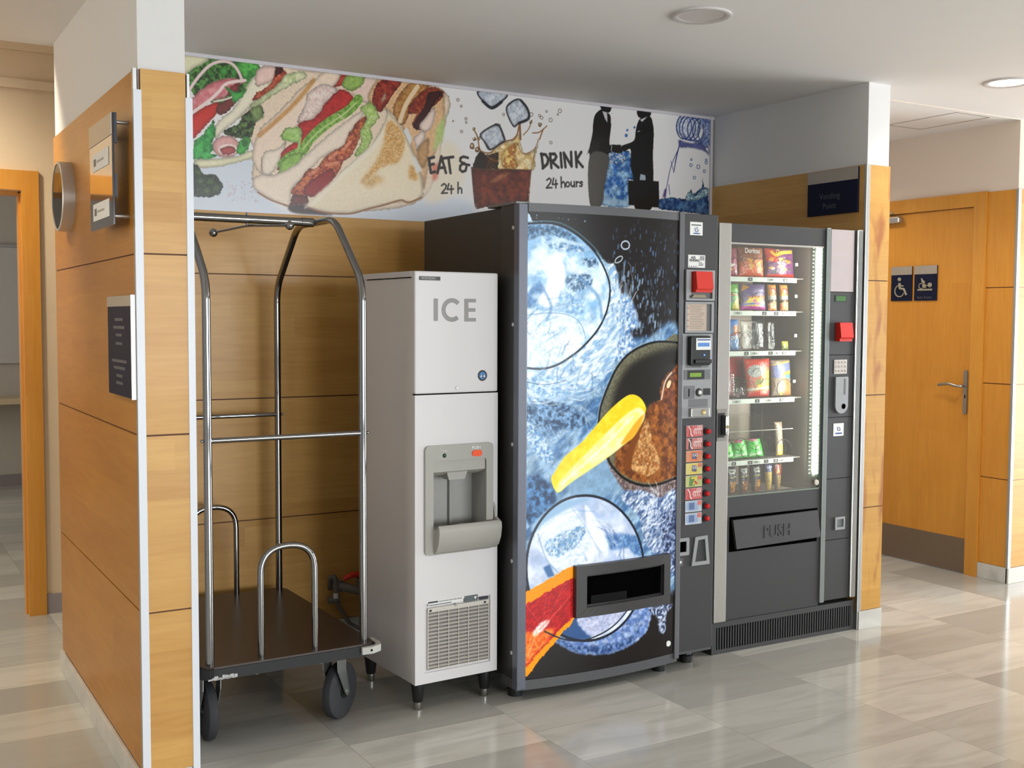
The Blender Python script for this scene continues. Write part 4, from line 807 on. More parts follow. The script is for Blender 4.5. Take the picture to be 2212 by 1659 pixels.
# right wall of the alcove and its pillar
w = struct(M().box(XA, XB, YQ, YD+.13, 0, ZC).box(XA, XB, YD+.13, 3.2, 0, ZC).build('wall_right', WHITE))
M().box(XA-.007, XA, YQ+.004, YD, .09, ZW-.002).box(XA+.006, XB, YQ-.004, YQ, .09, ZW-.002).build('groove_backing', GROOVE, w)
clad(w, 'side_cladding', WOOD, lambda k, a, b: k.box(XA-.012, XA-.007, YQ+.004, YD-.004, a, b))
clad(w, 'front_cladding', WOODS, lambda k, a, b: k.box(XA+.012, XB+.004, YQ-.009, YQ-.004, a, b))
struct(M().box(XA-.014, XA+.012, YQ-.011, YQ+.004, 0.0, ZW+.004, .002).build('trim_3', ALU), 'metal corner profile on the stained pillar')
struct(M().box(XA-.008, XB+.004, YQ-.018, YQ-.0, 0, .09, .002).build('baseboard_right', MARB))
# corridor wall with the door, and the corner beyond
y1, y2, zd, zf = .8123, 1.50, 2.1863, 2.2691          # door leaf right edge, left edge, leaf top, frame top
yf = .7256
w = struct(M().box(XD, XD+.14, YE, yf, 0, ZC).box(XD, XD+.14, y2+.08, 3.2, 0, ZC).box(XD, XD+.14, yf, y2+.08, zf-.005, ZC).box(XB, XD, 3.2, 3.3, 0, ZC).build('wall_corridor', BEIGE))
M().box(XD-.004, XD, YE+.002, yf-.001, .09, ZW-.002).build('groove_backing', GROOVE, w)
clad(w, 'cladding', DOORW, lambda k, a, b: k.box(XD-.009, XD-.004, YE+.002, yf-.001, a, b))
d = struct(M().box(XD-.004, XD+.036, y1, y2, .006, zd-.003).build('door_1', DOORW), 'orange maple toilet door with steel kick plate')
fr = M().box(XD-.022, XD+.06, yf, y1-.003, 0, zf).box(XD-.022, XD+.06, y2+.003, y2+.086, 0, zf).box(XD-.022, XD+.06, y1-.003, y2+.003, zd, zf)
fr.build('door_frame', FRAMEW, d)
M().box(XD-.012, XD+.03, y1-.003, y1+.0, 0, zd).box(XD-.012, XD+.03, y1, y2, zd-.003, zd).build('rebate', GROOVE, d)
M().box(XD-.006, XD-.004, y1+.004, y2-.004, .008, .211).build('kick_plate', mat('kick_steel', (140, 122, 104), .38, metal=.75), d)
pl = M().prism(rrect(.83, .856, .96, 1.222, .01), .008, ONX(XD-.012)).build('handle_plate', STEEL, d)
M().tube(fillet([(XD-.012, .846, 1.128), (XD-.052, .846, 1.128), (XD-.058, .87, 1.128), (XD-.056, .93, 1.14), (XD-.05, 1.005, 1.129)], .02), .0085, 12).build('door_lever', STEEL, pl, True)
M().box(XD-.0135, XD-.012, .839, .847, 1.055, 1.075).build('keyhole', BLACK, pl)
M().box(XD-.05, XD-.004, 1.338, 1.56, 2.128, 2.168, .008).box(XD-.03, XD-.022, 1.40, 1.42, 2.19, 2.2).build('door_closer', ZINC, d)
struct(M().box(XD-.016, XD, YE-.012, yf-.001, 0, .09, .002).build('baseboard_corridor', MARB))
w = struct(M().box(XD+.14, 11, YE, YE+.14, 0, ZC).build('wall_corner', WHITE))
clad(w, 'cladding', WOOD, lambda k, a, b: k.box(XD+.012, 11, YE-.009, YE, a, b))
struct(M().box(XD-.012, XD+.014, YE-.012, YE+.006, .0, ZW+.003, .002).build('trim_4', ALU), 'metal corner profile beside the toilet door')
struct(M().box(XD-.016, 11, YE-.02, YE, 0, .09, .002).build('baseboard_corner', MARB))
# hall on the left: wall with an open doorway, room beyond it
Y2 = 2.559
w = struct(M().box(-.15, 3.2, Y2, Y2+.12, 0, 3.1).box(-7, -1.10, Y2, Y2+.12, 0, 3.1).box(-1.1, -.15, Y2, Y2+.12, 2.14, 3.1).build('wall_hall', CREAM))
struct(M().box(-7, 3.2, Y2-.02, Y2, 2.826, 2.872).box(-7, 3.2, Y2-.025, Y2, 2.64, 2.684).build('trim_5', CREAM), 'cream cornice mouldings above the doorway')
d = struct(M().box(-.155, -.074, Y2-.022, Y2+.13, 0, 2.24).box(-1.18, -1.098, Y2-.022, Y2+.13, 0, 2.24).box(-1.098, -.155, Y2-.022, Y2+.13, 2.142, 2.24).build('door_2', FRAMEW), 'maple frame of the open doorway at the left')
M().box(-.165, -.155, Y2+.03, Y2+.1, 0, 2.13).box(-1.09, -.165, Y2+.03, Y2+.1, 2.12, 2.142).build('stop', FRAMEW, d)
struct(M().box(-.072, 3.2, Y2-.012, Y2, 0, .1).build('baseboard_hall', GREYSK))
struct(M().box(-4, 3.2, 7.39, 7.5, 0, 2.8).box(1.6, 1.7, Y2+.12, 7.4, 0, 2.8).build('wall_far', mat('far_paint', (196, 190, 182), .8)))
struct(M().box(-4, 1.6, 7.37, 7.39, 0, .1).build('baseboard_far', GREYSK))
s = tag(M().box(-2.5, 1.2, 6.95, 7.37, .76, .81, .004).box(-2.4, -2.3, 7.0, 7.3, 0, .76).box(1.0, 1.1, 7.0, 7.3, 0, .76).build('counter', mat('counter_top', (214, 194, 158), .5)), 'pale wooden counter on the far wall seen through the left doorway', 'counter')
s = tag(M().box(-2.2, .9, 7.35, 7.385, 1.1, 2.13, .004).build('notice_board', mat('board_grey', (200, 198, 196), .7)), 'plain pale grey board on the far wall above the counter', 'board')
M().box(-2.22, .92, 7.345, 7.385, 2.13, 2.155).build('top_rail', mat('board_rail', (172, 172, 176), .4), s)

# ------------------------------------------------------------------ ceiling downlights
def downlight(loc, label, emit, r=.112):
    t = thing('downlight', label, 'ceiling light', loc)
    M().lathe([(0, r), (-.006, r), (-.009, r-.008), (-.004, r*.76), (0, r*.74)], (0, 0, 0), (0, 0, 1), 48).build('rim', mat('downlight_rim', (205, 200, 198), .45), t, True)
    M().lathe([(-.001, 0), (-.0035, r*.75), (-.001, r*.76)], (0, 0, 0), (0, 0, 1), 48).build('diffuser', mat('lit_diffuser', (255, 255, 250), .5, emit=(255, 244, 222), es=14) if emit else mat('unlit_diffuser', (216, 210, 206), .35), t, True)
downlight((1.868, -.206, ZC), 'unlit round downlight in the ceiling in front of the machines', 0)
downlight((3.885, -.055, ZC), 'glowing round downlight in the ceiling at the right edge', 1)

# ------------------------------------------------------------------ banner
bt = thing('wall_banner', 'wide printed banner with sandwiches and iced drink above the machines', 'banner', (0, 0, 0))
ba = Art(14, 3296, 1985, 2655, 2.9, (236, 232, 230), 3, 5, 16).run(BANNER_ART)
ba.mesh('print', painted('banner_print', .22, coat=.2), bt, lambda u, v: (u, YD-.013, v))
M().box(.012, 3.296, YD-.0125, YD-.0095, 1.985, 2.645).build('backing_board', WHITE, bt)
M().box(.012, XA-.002, YD-.02, YD-.0095, 2.64, 2.655).box(3.294, 3.311, YD-.022, YD-.0095, 1.99, 2.655).build('frame', mat('banner_frame', (206, 200, 204), .4), bt)

# ------------------------------------------------------------------ signs
t = thing('vending_sign', 'dark blue sign reading Vending Point high on the alcove wall', 'sign', (XA-.012, 0, 0))
M().box(-.012, 0, .325, .653, 2.04, 2.2585, .001).build('plate', NAVY, t)
M().box(-.0145, -.012, .325, .653, 2.199, 2.2585).build('silver_band', SILV, t)
text('Vending', .042, SIGND, (-.0125, .572, 2.118), t, face='-x'); text('Point', .042, SIGND, (-.0125, .55, 2.07), t, face='-x')
def doorsign(ya, yb, label):
    t = thing('door_sign', label, 'sign', (XD-.004, 0, 0), group='blue signs on the toilet door')
    M().box(-.008, 0, ya, yb, 1.64, 1.855, .0008).build('plate', NAVY, t); M().box(-.0095, -.008, ya, yb, 1.803, 1.855).build('silver_band', SILV, t)
    return t
t = doorsign(1.252, 1.413, 'left door sign with a white wheelchair symbol'); m = M(); X = -.0088
cy = 1.333
def Q(u, v): return (X, cy-u, 1.64+v)
m.tube([Q(-.012+.036*math.cos(a), .062+.036*math.sin(a)) for a in np.radians(np.arange(100, 345, 12))], .004, 8)
m.ball(Q(-.014, .135), .0125, 12)
m.tube([Q(-.013, .112), Q(-.010, .082)], [.009, .008], 8).tube([Q(-.012, .078), Q(.022, .074), Q(.042, .036)], .0075, 8).tube([Q(-.008, .095), Q(.018, .092)], .005, 8)
m.build('wheelchair_symbol', SIGNT, t, True)
t = doorsign(1.065, 1.233, 'right door sign reading Baby Room with a nappy symbol'); m = M(); cy = 1.149
m.tube([Q(-.055, .066), Q(.052, .066)], .006, 8)
m.lathe([(-.012, 0), (-.008, .012), (0, .0155), (.008, .012), (.012, 0)], Q(.034, .095), (1, 0, 0), 16)
m.tube([Q(-.008, .085), Q(.004, .1)], [.015, .013], 10).tube([Q(-.004, .108), Q(-.02, .118), Q(-.03, .138)], [.009, .008, .003], 8)
m.tube([Q(-.03+.018*math.cos(a), .09+.016*math.sin(a)) for a in np.radians(np.arange(0, 360, 24))], .003, 6, closed=True)
m.build('nappy_symbol', SIGNT, t, True); text('Baby Room', .024, SIGND, (X-.0005, 1.21, 1.652), t, face='-x')
XW = -.1506
t = thing('wall_plaque', 'tall dark plaque with faint lines of text low on the left partition', 'sign', (XW, 0, 0))
M().box(-.02, 0, .008, .36, 1.266, 1.583, .0015).build('plate', NAVY, t); M().box(-.0215, -.02, .008, .36, 1.55, 1.583).build('silver_band', SILV, t)
M().box(-.021, -.0, .003, .009, 1.264, 1.584).build('edge_strip', STEEL, t)
for k, z in enumerate((1.504, 1.479, 1.455, 1.428, 1.372, 1.35, 1.325, 1.302)):
    wd = (.12, .17, .09, .1, .22, .17, .09, .1)[k]
    M().box(-.0206, -.02, .185-wd/2, .185+wd/2, z, z+.009).build('text_line', SIGND, t)
t = thing('standoff_sign', 'glossy navy sign on metal standoffs at the top of the left partition', 'sign', (XW, 0, 0))
M().box(-.052, -.045, .085, .45, 1.80, 2.142, .001).build('panel', mat('gloss_navy', (30, 32, 50), .06, spec=.8, coat=.6), t)
M().box(-.0535, -.052, .085, .45, 2.075, 2.142).build('silver_band', SILV, t)
for z0, z1 in ((1.99, 2.045), (1.83, 1.885)):
    l = M().box(-.0535, -.052, .135, .395, z0, z1).build('white_label', PAPER, t); M().box(-.0542, -.0535, .335, .37, z0+.016, z1-.016).build('logo', mat('logo_grey', (120, 116, 108), .6), l); M().box(-.0542, -.0535, .21, .32, z0+.024, z0+.031).build('print', mat('print_grey', (170, 166, 158), .6), l)
for z in (2.115, 1.828):
    for y in (.1, .435): M().cyl((-.045, y, z), (0, y, z), .006, 12).build('standoff', ALU, t, True)
for z0, z1 in ((2.05, 2.142), (1.885, 1.955)): M().box(-.045, -.037, .085, .1, z0, z1).build('clip', mat('clip_dark', (24, 26, 38), .4), t)
t = thing('wall_clock', 'round metal rimmed wall clock seen edge on at the left', 'clock', (XW, 1.18, 1.985))
M().lathe([(0, .135), (.043, .135), (.046, .132), (.046, .126), (.04, .125), (.04, 0)], (0, 0, 0), (-1, 0, 0), 64).build('rim', mat('clock_rim', (206, 202, 196), .38, metal=.7), t, True)
M().lathe([(.0405, .125), (.0405, 0)], (0, 0, 0), (-1, 0, 0), 48).build('face', mat('clock_face', (190, 188, 182), .5), t)
M().lathe([(.044, .126), (.0445, 0)], (0, 0, 0), (-1, 0, 0), 48).build('glass', mat('clock_glass', (30, 30, 32), .02, spec=1, alpha=.45), t)
M().box(-.0425, -.0415, -.004, .004, 0, .085).box(-.043, -.042, 0, .06, -.003, .003).build('hands', INK, t)

# ------------------------------------------------------------------ water tap and pipes behind the trolley
t = thing('water_valve', 'grey waste pipe and hose with red lever on the wall behind the trolley', 'pipe', (1.0, YD-.009, 0))
P = mat('grey_pipe', (112, 108, 102), .6)
M().tube(fillet([(.03, -.02, .262), (.06, -.11, .262), (.2, -.14, .215), (.34, -.13, .16)], .05), .02, 14).lathe([(0, .026), (.03, .026)], (.035, -.04, .262), (.3, -.9, 0), 16).build('waste_pipe', P, t, True)
M().tube(fillet([(.015, 0, .24), (-.005, -.05, .30), (.005, -.055, .315), (.02, -.06, .30), (.022, -.06, .23), (.02, -.06, .19)], .02), .011, 12).build('hose', P, t, True)
M().lathe([(-.03, 0), (-.028, .017), (.028, .017), (.03, 0)], (.015, -.05, .2), (1, -.2, 0), 16).tube([(.02, -.055, .2), (.04, -.06, .16), (.09, -.06, .08), (.14, -.06, .045), (.19, -.06, .06), (.2, -.06, .12)], .009, 10).build('tap_body', P, t, True)
M().lathe([(-.012, .013), (.012, .013)], (.021, -.06, .22), (0, 0, 1), 14).build('coupling', PAPER, t, True)
M().tube(fillet([(.05, -.09, .3), (.08, -.1, .318), (.14, -.1, .318), (.2, -.1, .3)], .03), [.012]*2+[.014]*12+[.012]*2, 12).build('red_lever', RED, t, True)
M().cyl((.12, -.1, .3), (.12, -.1, .235), .012).build('valve_stem', P, t, True)

# ------------------------------------------------------------------ luggage trolley
T = thing('luggage_trolley', 'chrome hotel luggage trolley with brown deck on big castors', 'trolley', (.1447, .3199, 0), .5847)
TW, TD, TZ, TB, TT, TM = .5781, .9266, .307, 1.6473, 1.899, .4633
M().prism(rrect(-.035, .613, -.04, .965, .05, 6), .012, ONZ(.295)).build('deck', DECK, T)
M().prism(rrect(-.04, .618, -.045, .97, .055, 6), .038, ONZ(.262)).build('deck_rim', mat('black_rim', (22, 22, 23), .55, var=.15), T)
m = M()
for k in range(14): m.box(-.02+.007*k, -.012+.007*k+random.random()*.006, -.0462, -.045, .2635+.001*(k % 3), .268+random.random()*.012)
m.build('worn_corner', SCUFF, T)
for x in (0, TW):
    pth = fillet([(x, 0, TZ-.01), (x, 0, TB), (x, TM-.2, TT), (x, TM+.2, TT), (x, TD, TB), (x, TD, TZ-.01)], .07, 7)
    M().tube(pth, .0145, 18).build('end_hoop', CHROME, T, True)
M().cyl((-.01, TM, TT), (TW-.012, TM, TT), .0165).lathe([(0, .0185), (.05, .0185)], (TW-.06, TM, TT), (1, 0, 0), 18).build('ridge_bar', CHROME, T, True)
for y in (0, TD): M().cyl((.0, y, 1.0911), (TW, y, 1.0911), .0098, 14).ball((-.02, y, 1.0911), .006).ball((TW+.02, y, 1.0911), .006).cyl((-.02, y, 1.0911), (TW+.02, y, 1.0911), .004, 8).build('cross_rail', CHROME, T, True)
for y in (-.002, .928): M().tube(fillet([(.183, y, .29), (.183, y, .70), (.386, y, .70), (.386, y, .29)], .1, 9), .0118, 16).build('side_hoop', CHROME, T, True)
hc = Vector((.297, TM, 1.874))
hg = M().tube(fillet([(.399, .285, 1.867), hc, (.222, .645, 1.856)], .03), .0048, 10).cyl((.297, TM, 1.874), (.297, TM, 1.925), .005, 10).build('hanger_rod', CHROME, T, True)
for q in ((.402, .278, 1.867), (.219, .652, 1.855)): M().ball(q, .0175).build('ball_end', CHROME, hg, True)
def castor(x, y, ang, parent):
    c, s = math.cos(ang), math.sin(ang)
    f = lambda a, b, z: (x+a*c-b*s, y+a*s+b*c, z)        # a: along the axle, b: rolling direction (trail)
    o = M()
    for sd in (-1, 1):
        pts = [(-.034, .262), (.034, .262), (.03, .2), (.052, .12), (.055, .1), (.04, .088), (.026, .1), (-.03, .2)]
        o.prism(pts, .003, lambda u, v, w, sd=sd: f(sd*.031+w, u, v))
    o.prism([(-.034, -.045), (.034, -.045), (.034, .045), (-.034, .045)], .006, lambda u, v, w: f(u, v, .256+w))
    fo = o.build('castor', ZINC, parent)
    ax = Vector(f(1, 0, 0))-Vector(f(0, 0, 0)); ce = Vector(f(0, .04, .108))
    wh = M().lathe([(-.02, .062), (-.021, .09), (-.015, .104), (0, .108), (.015, .104), (.021, .09), (.02, .062)], ce, ax, 36).build('wheel', RUBBER, fo, True)
    M().lathe([(-.024, 0), (-.024, .028), (-.01, .03), (-.012, .06), (.012, .06), (.01, .03), (.024, .028), (.024, 0)], ce, ax, 24).build('hub', BLACK, fo, True)
    M().lathe([(-.037, 0), (-.037, .008), (.037, .008), (.037, 0)], ce, ax, 12).build('axle_bolt', ZINC, fo, True)
castor(.484, .056, math.radians(-52), T); castor(.018, .075, math.radians(-2), T)
castor(.535, .88, math.radians(-30), T); castor(.03, .88, math.radians(-20), T)
for x, sg in ((.618, 1),):
    m = M().prism([(x-.07*sg, -.048), (x-.07*sg, -.062), (x-.03*sg, -.066), (x+.012*sg, -.045), (x+.022*sg, -.012), (x+.022*sg, .05), (x+.002*sg, .05), (x+.002*sg, -.02), (x-.012*sg, -.042)][::sg], .026, ONZ(.274))
    b = m.build('bumper', BUMPG, T)
    M().cyl((x-.035*sg, -.0675, .288), (x-.035*sg, -.062, .288), .004, 10).build('screw', DARKHOLE, b)
for x in (.16, .4): M().cyl((x, -.02, .255), (x, -.02, .262), .007).build('bolt', ZINC, T)

# ------------------------------------------------------------------ ice dispenser
I = thing('ice_dispenser', 'slim white ice dispenser on four black feet', 'ice machine', (.9241, .2982, 0), 2.5216)
M().box(.002, .369, .105, .495, .109, 1.688).box(.002, .040, .022, .105, .109, 1.688).box(.340, .369, .022, .105, .109, 1.688).box(.04, .34, .022, .105, 1.02, 1.688).box(.04, .34, .022, .105, .109, .64).build('cabinet', ICES, I)
M().box(0, .371, .03, .49, 1.672, 1.695, .003).build('top_cover', ICEW, I)
dr = M().box(0, .371, 0, .024, 1.2295, 1.695, .006).build('upper_door', ICEW, I)
lp = M().box(0, .041, 0, .024, .109, 1.2255).box(.339, .371, 0, .024, .109, 1.2255).box(.041, .339, 0, .024, 1.02, 1.2255).box(.041, .339, 0, .024, .42, .64).box(.041, .339, 0, .024, .109, .15).box(.041, .339, .008, .024, .15, .42)
lp.build('lower_panel', ICEW, I)
M().box(.001, .37, .002, .02, 1.2255, 1.2295).build('seam', DARKHOLE, I); M().box(-.0005, .003, .03, .41, 1.669, 1.672).build('seam', DARKHOLE, I)
# lettering I C E
def F(u, v, w): return (u, -.0012+w, v)
m = M().prism([(.081, 1.507), (.099, 1.507), (.099, 1.592), (.081, 1.592)], .001, F)
m.prism([(.216, 1.505), (.268, 1.505), (.268, 1.519), (.234, 1.519), (.234, 1.543), (.266, 1.543), (.266, 1.557), (.234, 1.557), (.234, 1.579), (.268, 1.579), (.268, 1.593), (.216, 1.593)], .001, F)
a = np.radians(np.arange(42, 319, 9)); cx, cz = .161, 1.549
m.prism([(cx+.0455*math.cos(t), cz+.0455*math.sin(t)) for t in a]+[(cx+.0285*math.cos(t), cz+.0285*math.sin(t)) for t in a[::-1]], .001, F)
m.build('lettering', LETG, dr)
b = M().box(.018, .109, -.0025, 0, 1.6605, 1.675, .0008).build('maker_badge', mat('badge_grey', (70, 70, 70), .35, metal=.5), dr); text('HOSHIZAKI', .0125, mat('badge_text', (196, 194, 188), .4), (.026, -.0026, 1.664), b, squash=.95)
e = M().lathe([(0, .0215), (.0015, .021), (.0015, 0)], (.299, 0, 1.294), (0, -1, 0), 32).build('round_emblem', mat('emblem_black', (36, 32, 30), .4), dr)
M().lathe([(.0017, .0145), (.002, 0)], (.299, 0, 1.294), (0, -1, 0), 28).build('blue_disc', mat('emblem_blue', (60, 130, 200), .4), e)
M().prism([(.287, 1.288), (.311, 1.288), (.307, 1.297), (.303, 1.295), (.299, 1.302), (.294, 1.295)], .0004, lambda u, v, w: (u, -.0024+w, v)).build('white_peak', WHITET, e)
M().prism([(.2975, 1.284), (.3015, 1.284), (.302, 1.296), (.2995, 1.304), (.297, 1.296)], .0004, lambda u, v, w: (u, -.0029+w, v)).build('penguin', INK, e)
M().lathe([(0, .0075), (.003, .007), (.003, 0)], (.184, 0, 1.2485), (0, -1, 0), 20).build('lock', STEEL, dr, True)
# dispensing bay
o_ = rrect(.039, .344, .609, 1.031, .018); i_ = rrect(.074, .312, .70, .971, .012)
bz = M().ring(o_, i_, .012, lambda u, v, w: (u, -w, v)).build('bezel', ICEG, I)
m = M().quad((.074, .1, .70), (.312, .1, .70), (.312, .1, .971), (.074, .1, .971))
for a_, c_ in (((.074, .70), (.074, .971)), ((.312, .70), (.312, .971)), ((.074, .971), (.312, .971)), ((.074, .70), (.312, .70))):
    m.quad((a_[0], -.002, a_[1]), (a_[0], .1, a_[1]), (c_[0], .1, c_[1]), (c_[0], -.002, c_[1]))
m.build('recess', ICED, bz)
M().prism([(-.004, .971), (-.004, .927), (.02, .915), (.05, .905), (.05, .971)], .234, lambda u, v, w: (.076+w, u, v)).build('hood', ICEG, bz)
M().prism([(.142, .927), (.236, .924), (.224, .892), (.152, .892)], .05, lambda u, v, w: (u, .006+w, v)).build('spout', ICEG, bz)
M().box(.2, .215, .085, .1, .70, .90, .004).build('chute_rib', ICED, bz)
prof = [(.012, .612), (-.012, .612), (-.034, .628), (-.05, .66), (-.056, .70), (-.053, .72), (-.046, .726), (-.038, .72), (-.036, .708), (.09, .70), (.09, .66)]
tr = M().prism(prof, .272, lambda u, v, w: (.076+w, u, v)); tr = tr.build('drip_tray', ICEG, bz, True)
M().prism([(.012, .612), (-.012, .612), (-.034, .628), (-.05, .66), (-.056, .70), (-.053, .72), (-.02, .735), (-.012, .77), (0, .79), (.012, .79)], .010, lambda u, v, w: (.347+w, u, v)).build('tray_cheek', ICEG, bz, True)
for x in (.13, .22): M().lathe([(0, .02), (.01, .018), (.01, .012), (.004, .01)], (x, .02, .702), (0, 0, 1), 20).build('drain_ring', ICED, tr, True)
M().prism(rrect(.245, .289, .98, 1.004, .011), .004, lambda u, v, w: (u, -.016+w, v)).build('push_button', ORANGE, bz, label='orange push button')
M().lathe([(0, .0085), (.003, .006), (.004, 0)], (.122, -.012, .991), (0, -1, 0), 16).build('indicator_light', LEDG, bz, True)
text('PUSH', .0165, WHITET, (.2445, -.0125, 1.0085), bz, bold=.0003); text('POWER', .007, WHITET, (.108, -.0125, 1.007), bz)
# grille
g = M().box(.055, .333, -.001, .004, .384, .402, .001).box(.055, .058, -.001, .006, .16, .384).box(.330, .333, -.001, .006, .16, .384).box(.055, .333, -.001, .006, .16, .163)
for k in range(15):
    z = .167+k*.0146
    g.prism([(0, z), (.006, z+.004), (.006, z+.0058), (-.001, z+.002)], .272, lambda u, v, w: (.058+w, u, v))
for x in (.103, .148, .193, .238, .284): g.box(x-.0013, x+.0013, -.0005, .005, .163, .384)
g = g.build('air_grille', mat('grille_beige', (206, 200, 190), .45), I)
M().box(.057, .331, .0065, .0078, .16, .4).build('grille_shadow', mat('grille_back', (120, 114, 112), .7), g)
M().lathe([(0, .006), (.003, .005), (.003, 0)], (.18, -.001, .4), (0, -1, 0), 14).build('catch', STEEL, g)
for x, z in ((.067, .392), (.313, .393)): M().box(x-.005, x+.005, -.0018, 0, z-.004, z+.004).build('screw', INK, g)
l = M().box(.057, .214, -.0006, 0, .41, .428).build('caution_label', PAPER, I); M().box(.057, .1, -.0009, 0, .421, .427).build('print_block', INK, l); text('CLEAN AIR FILTER AT LEAST TWICE A MONTH', .0062, INK, (.103, -.0007, .4215), l, squash=.8); M().box(.06, .16, -.0009, 0, .412, .4145).build('print_line', INK, l)
l = M().box(.219, .28, -.0006, 0, .405, .429).build('arrow_label', mat('label_grey', (92, 100, 104), .5), I); M().prism([(.262, .422), (.276, .422), (.269, .41)], .0003, lambda u, v, w: (u, -.001+w, v)).build('arrow', WHITET, l)
M().box(.287, .33, -.0006, 0, .405, .416).build('black_label', INK, I)
for x, y in ((.034, .042), (.337, .042), (.034, .455), (.337, .455)):
    f_ = M().lathe([(.03, .017), (.034, .02), (.104, .027), (.11, .027)], (x, y, 0), (0, 0, 1), 24).build('foot', BLACK, I, True)
    M().lathe([(0, .0145), (.003, .016), (.03, .016)], (x, y, 0), (0, 0, 1), 20).build('steel_tip', STEEL, f_, True)
# ------------------------------------------------------------------ drinks vending machine
D = thing('drinks_machine', 'large charcoal drinks vending machine with glowing iced glasses on its door', 'vending machine', (1.3266, .2166, 0), -.8095)
BOW = .035
bow = lambda u: BOW*np.maximum(0, 1-((u-.4)/.4)**2)
bw = lambda u: BOW*max(0, 1-((u-.4)/.4)**2)
M().box(.004, .989, .14, .856, .07, 1.955, .004).build('cabinet', MACHS, D)
out = [(.0, .136), (0, 0)]+[(.04+.735*i/24, -bw(.04+.735*i/24)) for i in range(25)]+[(.80, 0), (.80, .136)]
dr = M().prism(out, 1.875, ONZ(.0875)).build('door', MACH, D)
M().prism(out, .04, ONZ(.045)).box(.80, .992, .004, .136, .07, .09).build('door_sill', mat('sill_grey', (78, 78, 80), .45), D)
M().box(.80, .992, -.002, .136, .083, 1.9645, .002).build('control_panel', MACH, D)
M().box(-.002, .038, -.010, .03, .05, 1.962, .003).build('corner_strip', SLATE, D)
M().box(.7775, .8015, -.013, .03, .062, 1.968, .002).build('middle_strip', mat('strip_grey', (96, 96, 100), .4), D)
M().prism([(.04+.735*i/24, -bw(.04+.735*i/24)-.004) for i in range(25)]+[(.775-.735*i/24, .02) for i in range(25)], .033, ONZ(1.932)).build('top_band', mat('band_grey', (82, 82, 84), .42), D)
M().box(-.004, .06, .01, .24, 1.96, 1.972, .002).build('hinge_plate', mat('hinge_metal', (120, 118, 116), .3, metal=.8), D)
for z in (1.87, 1.494, 1.023, .559, .19): M().lathe([(0, .009), (.003, .008), (.004, 0)], (0, .037, z), (-1, 0, 0), 14).build('rivet', ZINC, D, True)
da = Art(38, 778, 88, 1934, 2.25, (24, 19, 18), 7, 6).run(DOOR_ART)
da.mesh('backlit_picture', painted('backlit_print', .3, emit=.8, base=.4, spec=.25, coat=.06), D, lambda u, v: (u, -bow(u)-.0025, v))
M().lathe([(0, .0125), (.001, .0125), (.001, 0)], (.744, -bw(.744)-.003, .134), (0, -1, 0), 24).build('round_sticker', PAPER, D)
def rectpts(x0, x1, z0, z1, n=14):
    return [(x0+(x1-x0)*i/n, z0) for i in range(n)]+[(x1, z0+(z1-z0)*i/4) for i in range(4)]+[(x1-(x1-x0)*i/n, z1) for i in range(n)]+[(x0, z1-(z1-z0)*i/4) for i in range(4)]
po = M().ring(rectpts(.243, .729, .318, .529), rectpts(.292, .692, .358, .489), .026, lambda u, v, w: (u, -bw(u)-.003-w, v)).build('delivery_port', mat('port_frame', (52, 50, 50), .42), D)
M().ring(rectpts(.292, .692, .358, .489), rectpts(.30, .684, .366, .481), .014, lambda u, v, w: (u, -bw(u)-.003-w, v)).build('inner_lip', mat('port_lip', (34, 33, 34), .35), po)
k = M()
for i in range(16):
    u0, u1 = .292+.025*i, .317+.025*i
    k.quad((u0, -bw(u0)-.0045, .358), (u1, -bw(u1)-.0045, .358), (u1, -bw(u1)-.0045, .489), (u0, -bw(u0)-.0045, .489))
k.build('port_void', DARKHOLE, po); M().box(.32, .5, -bw(.41)-.012, -bw(.41)-.008, .362, .40, .003).build('port_flap', mat('port_flap', (16, 16, 17), .7, spec=.1), po)
def sticker(par, x0, x1, z0, z1, m=PAPER, y=-.002, name='sticker', d=.0007): return M().box(x0, x1, y-d, y, z0, z1).build(name, m, par)
s = sticker(D, .839, .907, 1.874, 1.93); sticker(s, .846, .899, 1.915, 1.919, INK, -.0027, 'print', .0003)
M().tube([(.866, -.003, 1.905), (.866, -.003, 1.895), (.872, -.003, 1.888), (.882, -.003, 1.89), (.883, -.003, 1.897), (.874, -.003, 1.902), (.878, -.003, 1.909)], .0016, 6).build('drop_logo', BLUEINK, s); sticker(s, .858, .892, 1.879, 1.884, BLUEINK, -.0027, 'print', .0003)
s = sticker(D, .831, .923, 1.737, 1.791)
text('ASS', .0155, INK, (.846, -.0027, 1.774), s, bold=.0004); text('VENDING', .0135, INK, (.836, -.0027, 1.763), s, bold=.0004, squash=.95)
for i in range(5): sticker(s, .895+.005*i, .8975+.005*i, 1.768, 1.787, INK, -.0027, 'print', .0003)
for i, (a_, b_) in enumerate(((.888, .906), (.888, .914), (.888, .912))): sticker(s, a_, b_, 1.758-.006*i, 1.7605-.006*i, INK, -.0027, 'print', .0003)
text('91 . 28 . 75 . 44 . 7', .007, INK, (.835, -.0027, 1.7395), s, squash=.9)
f = lambda u, v, w: (u, -.002-w, v)
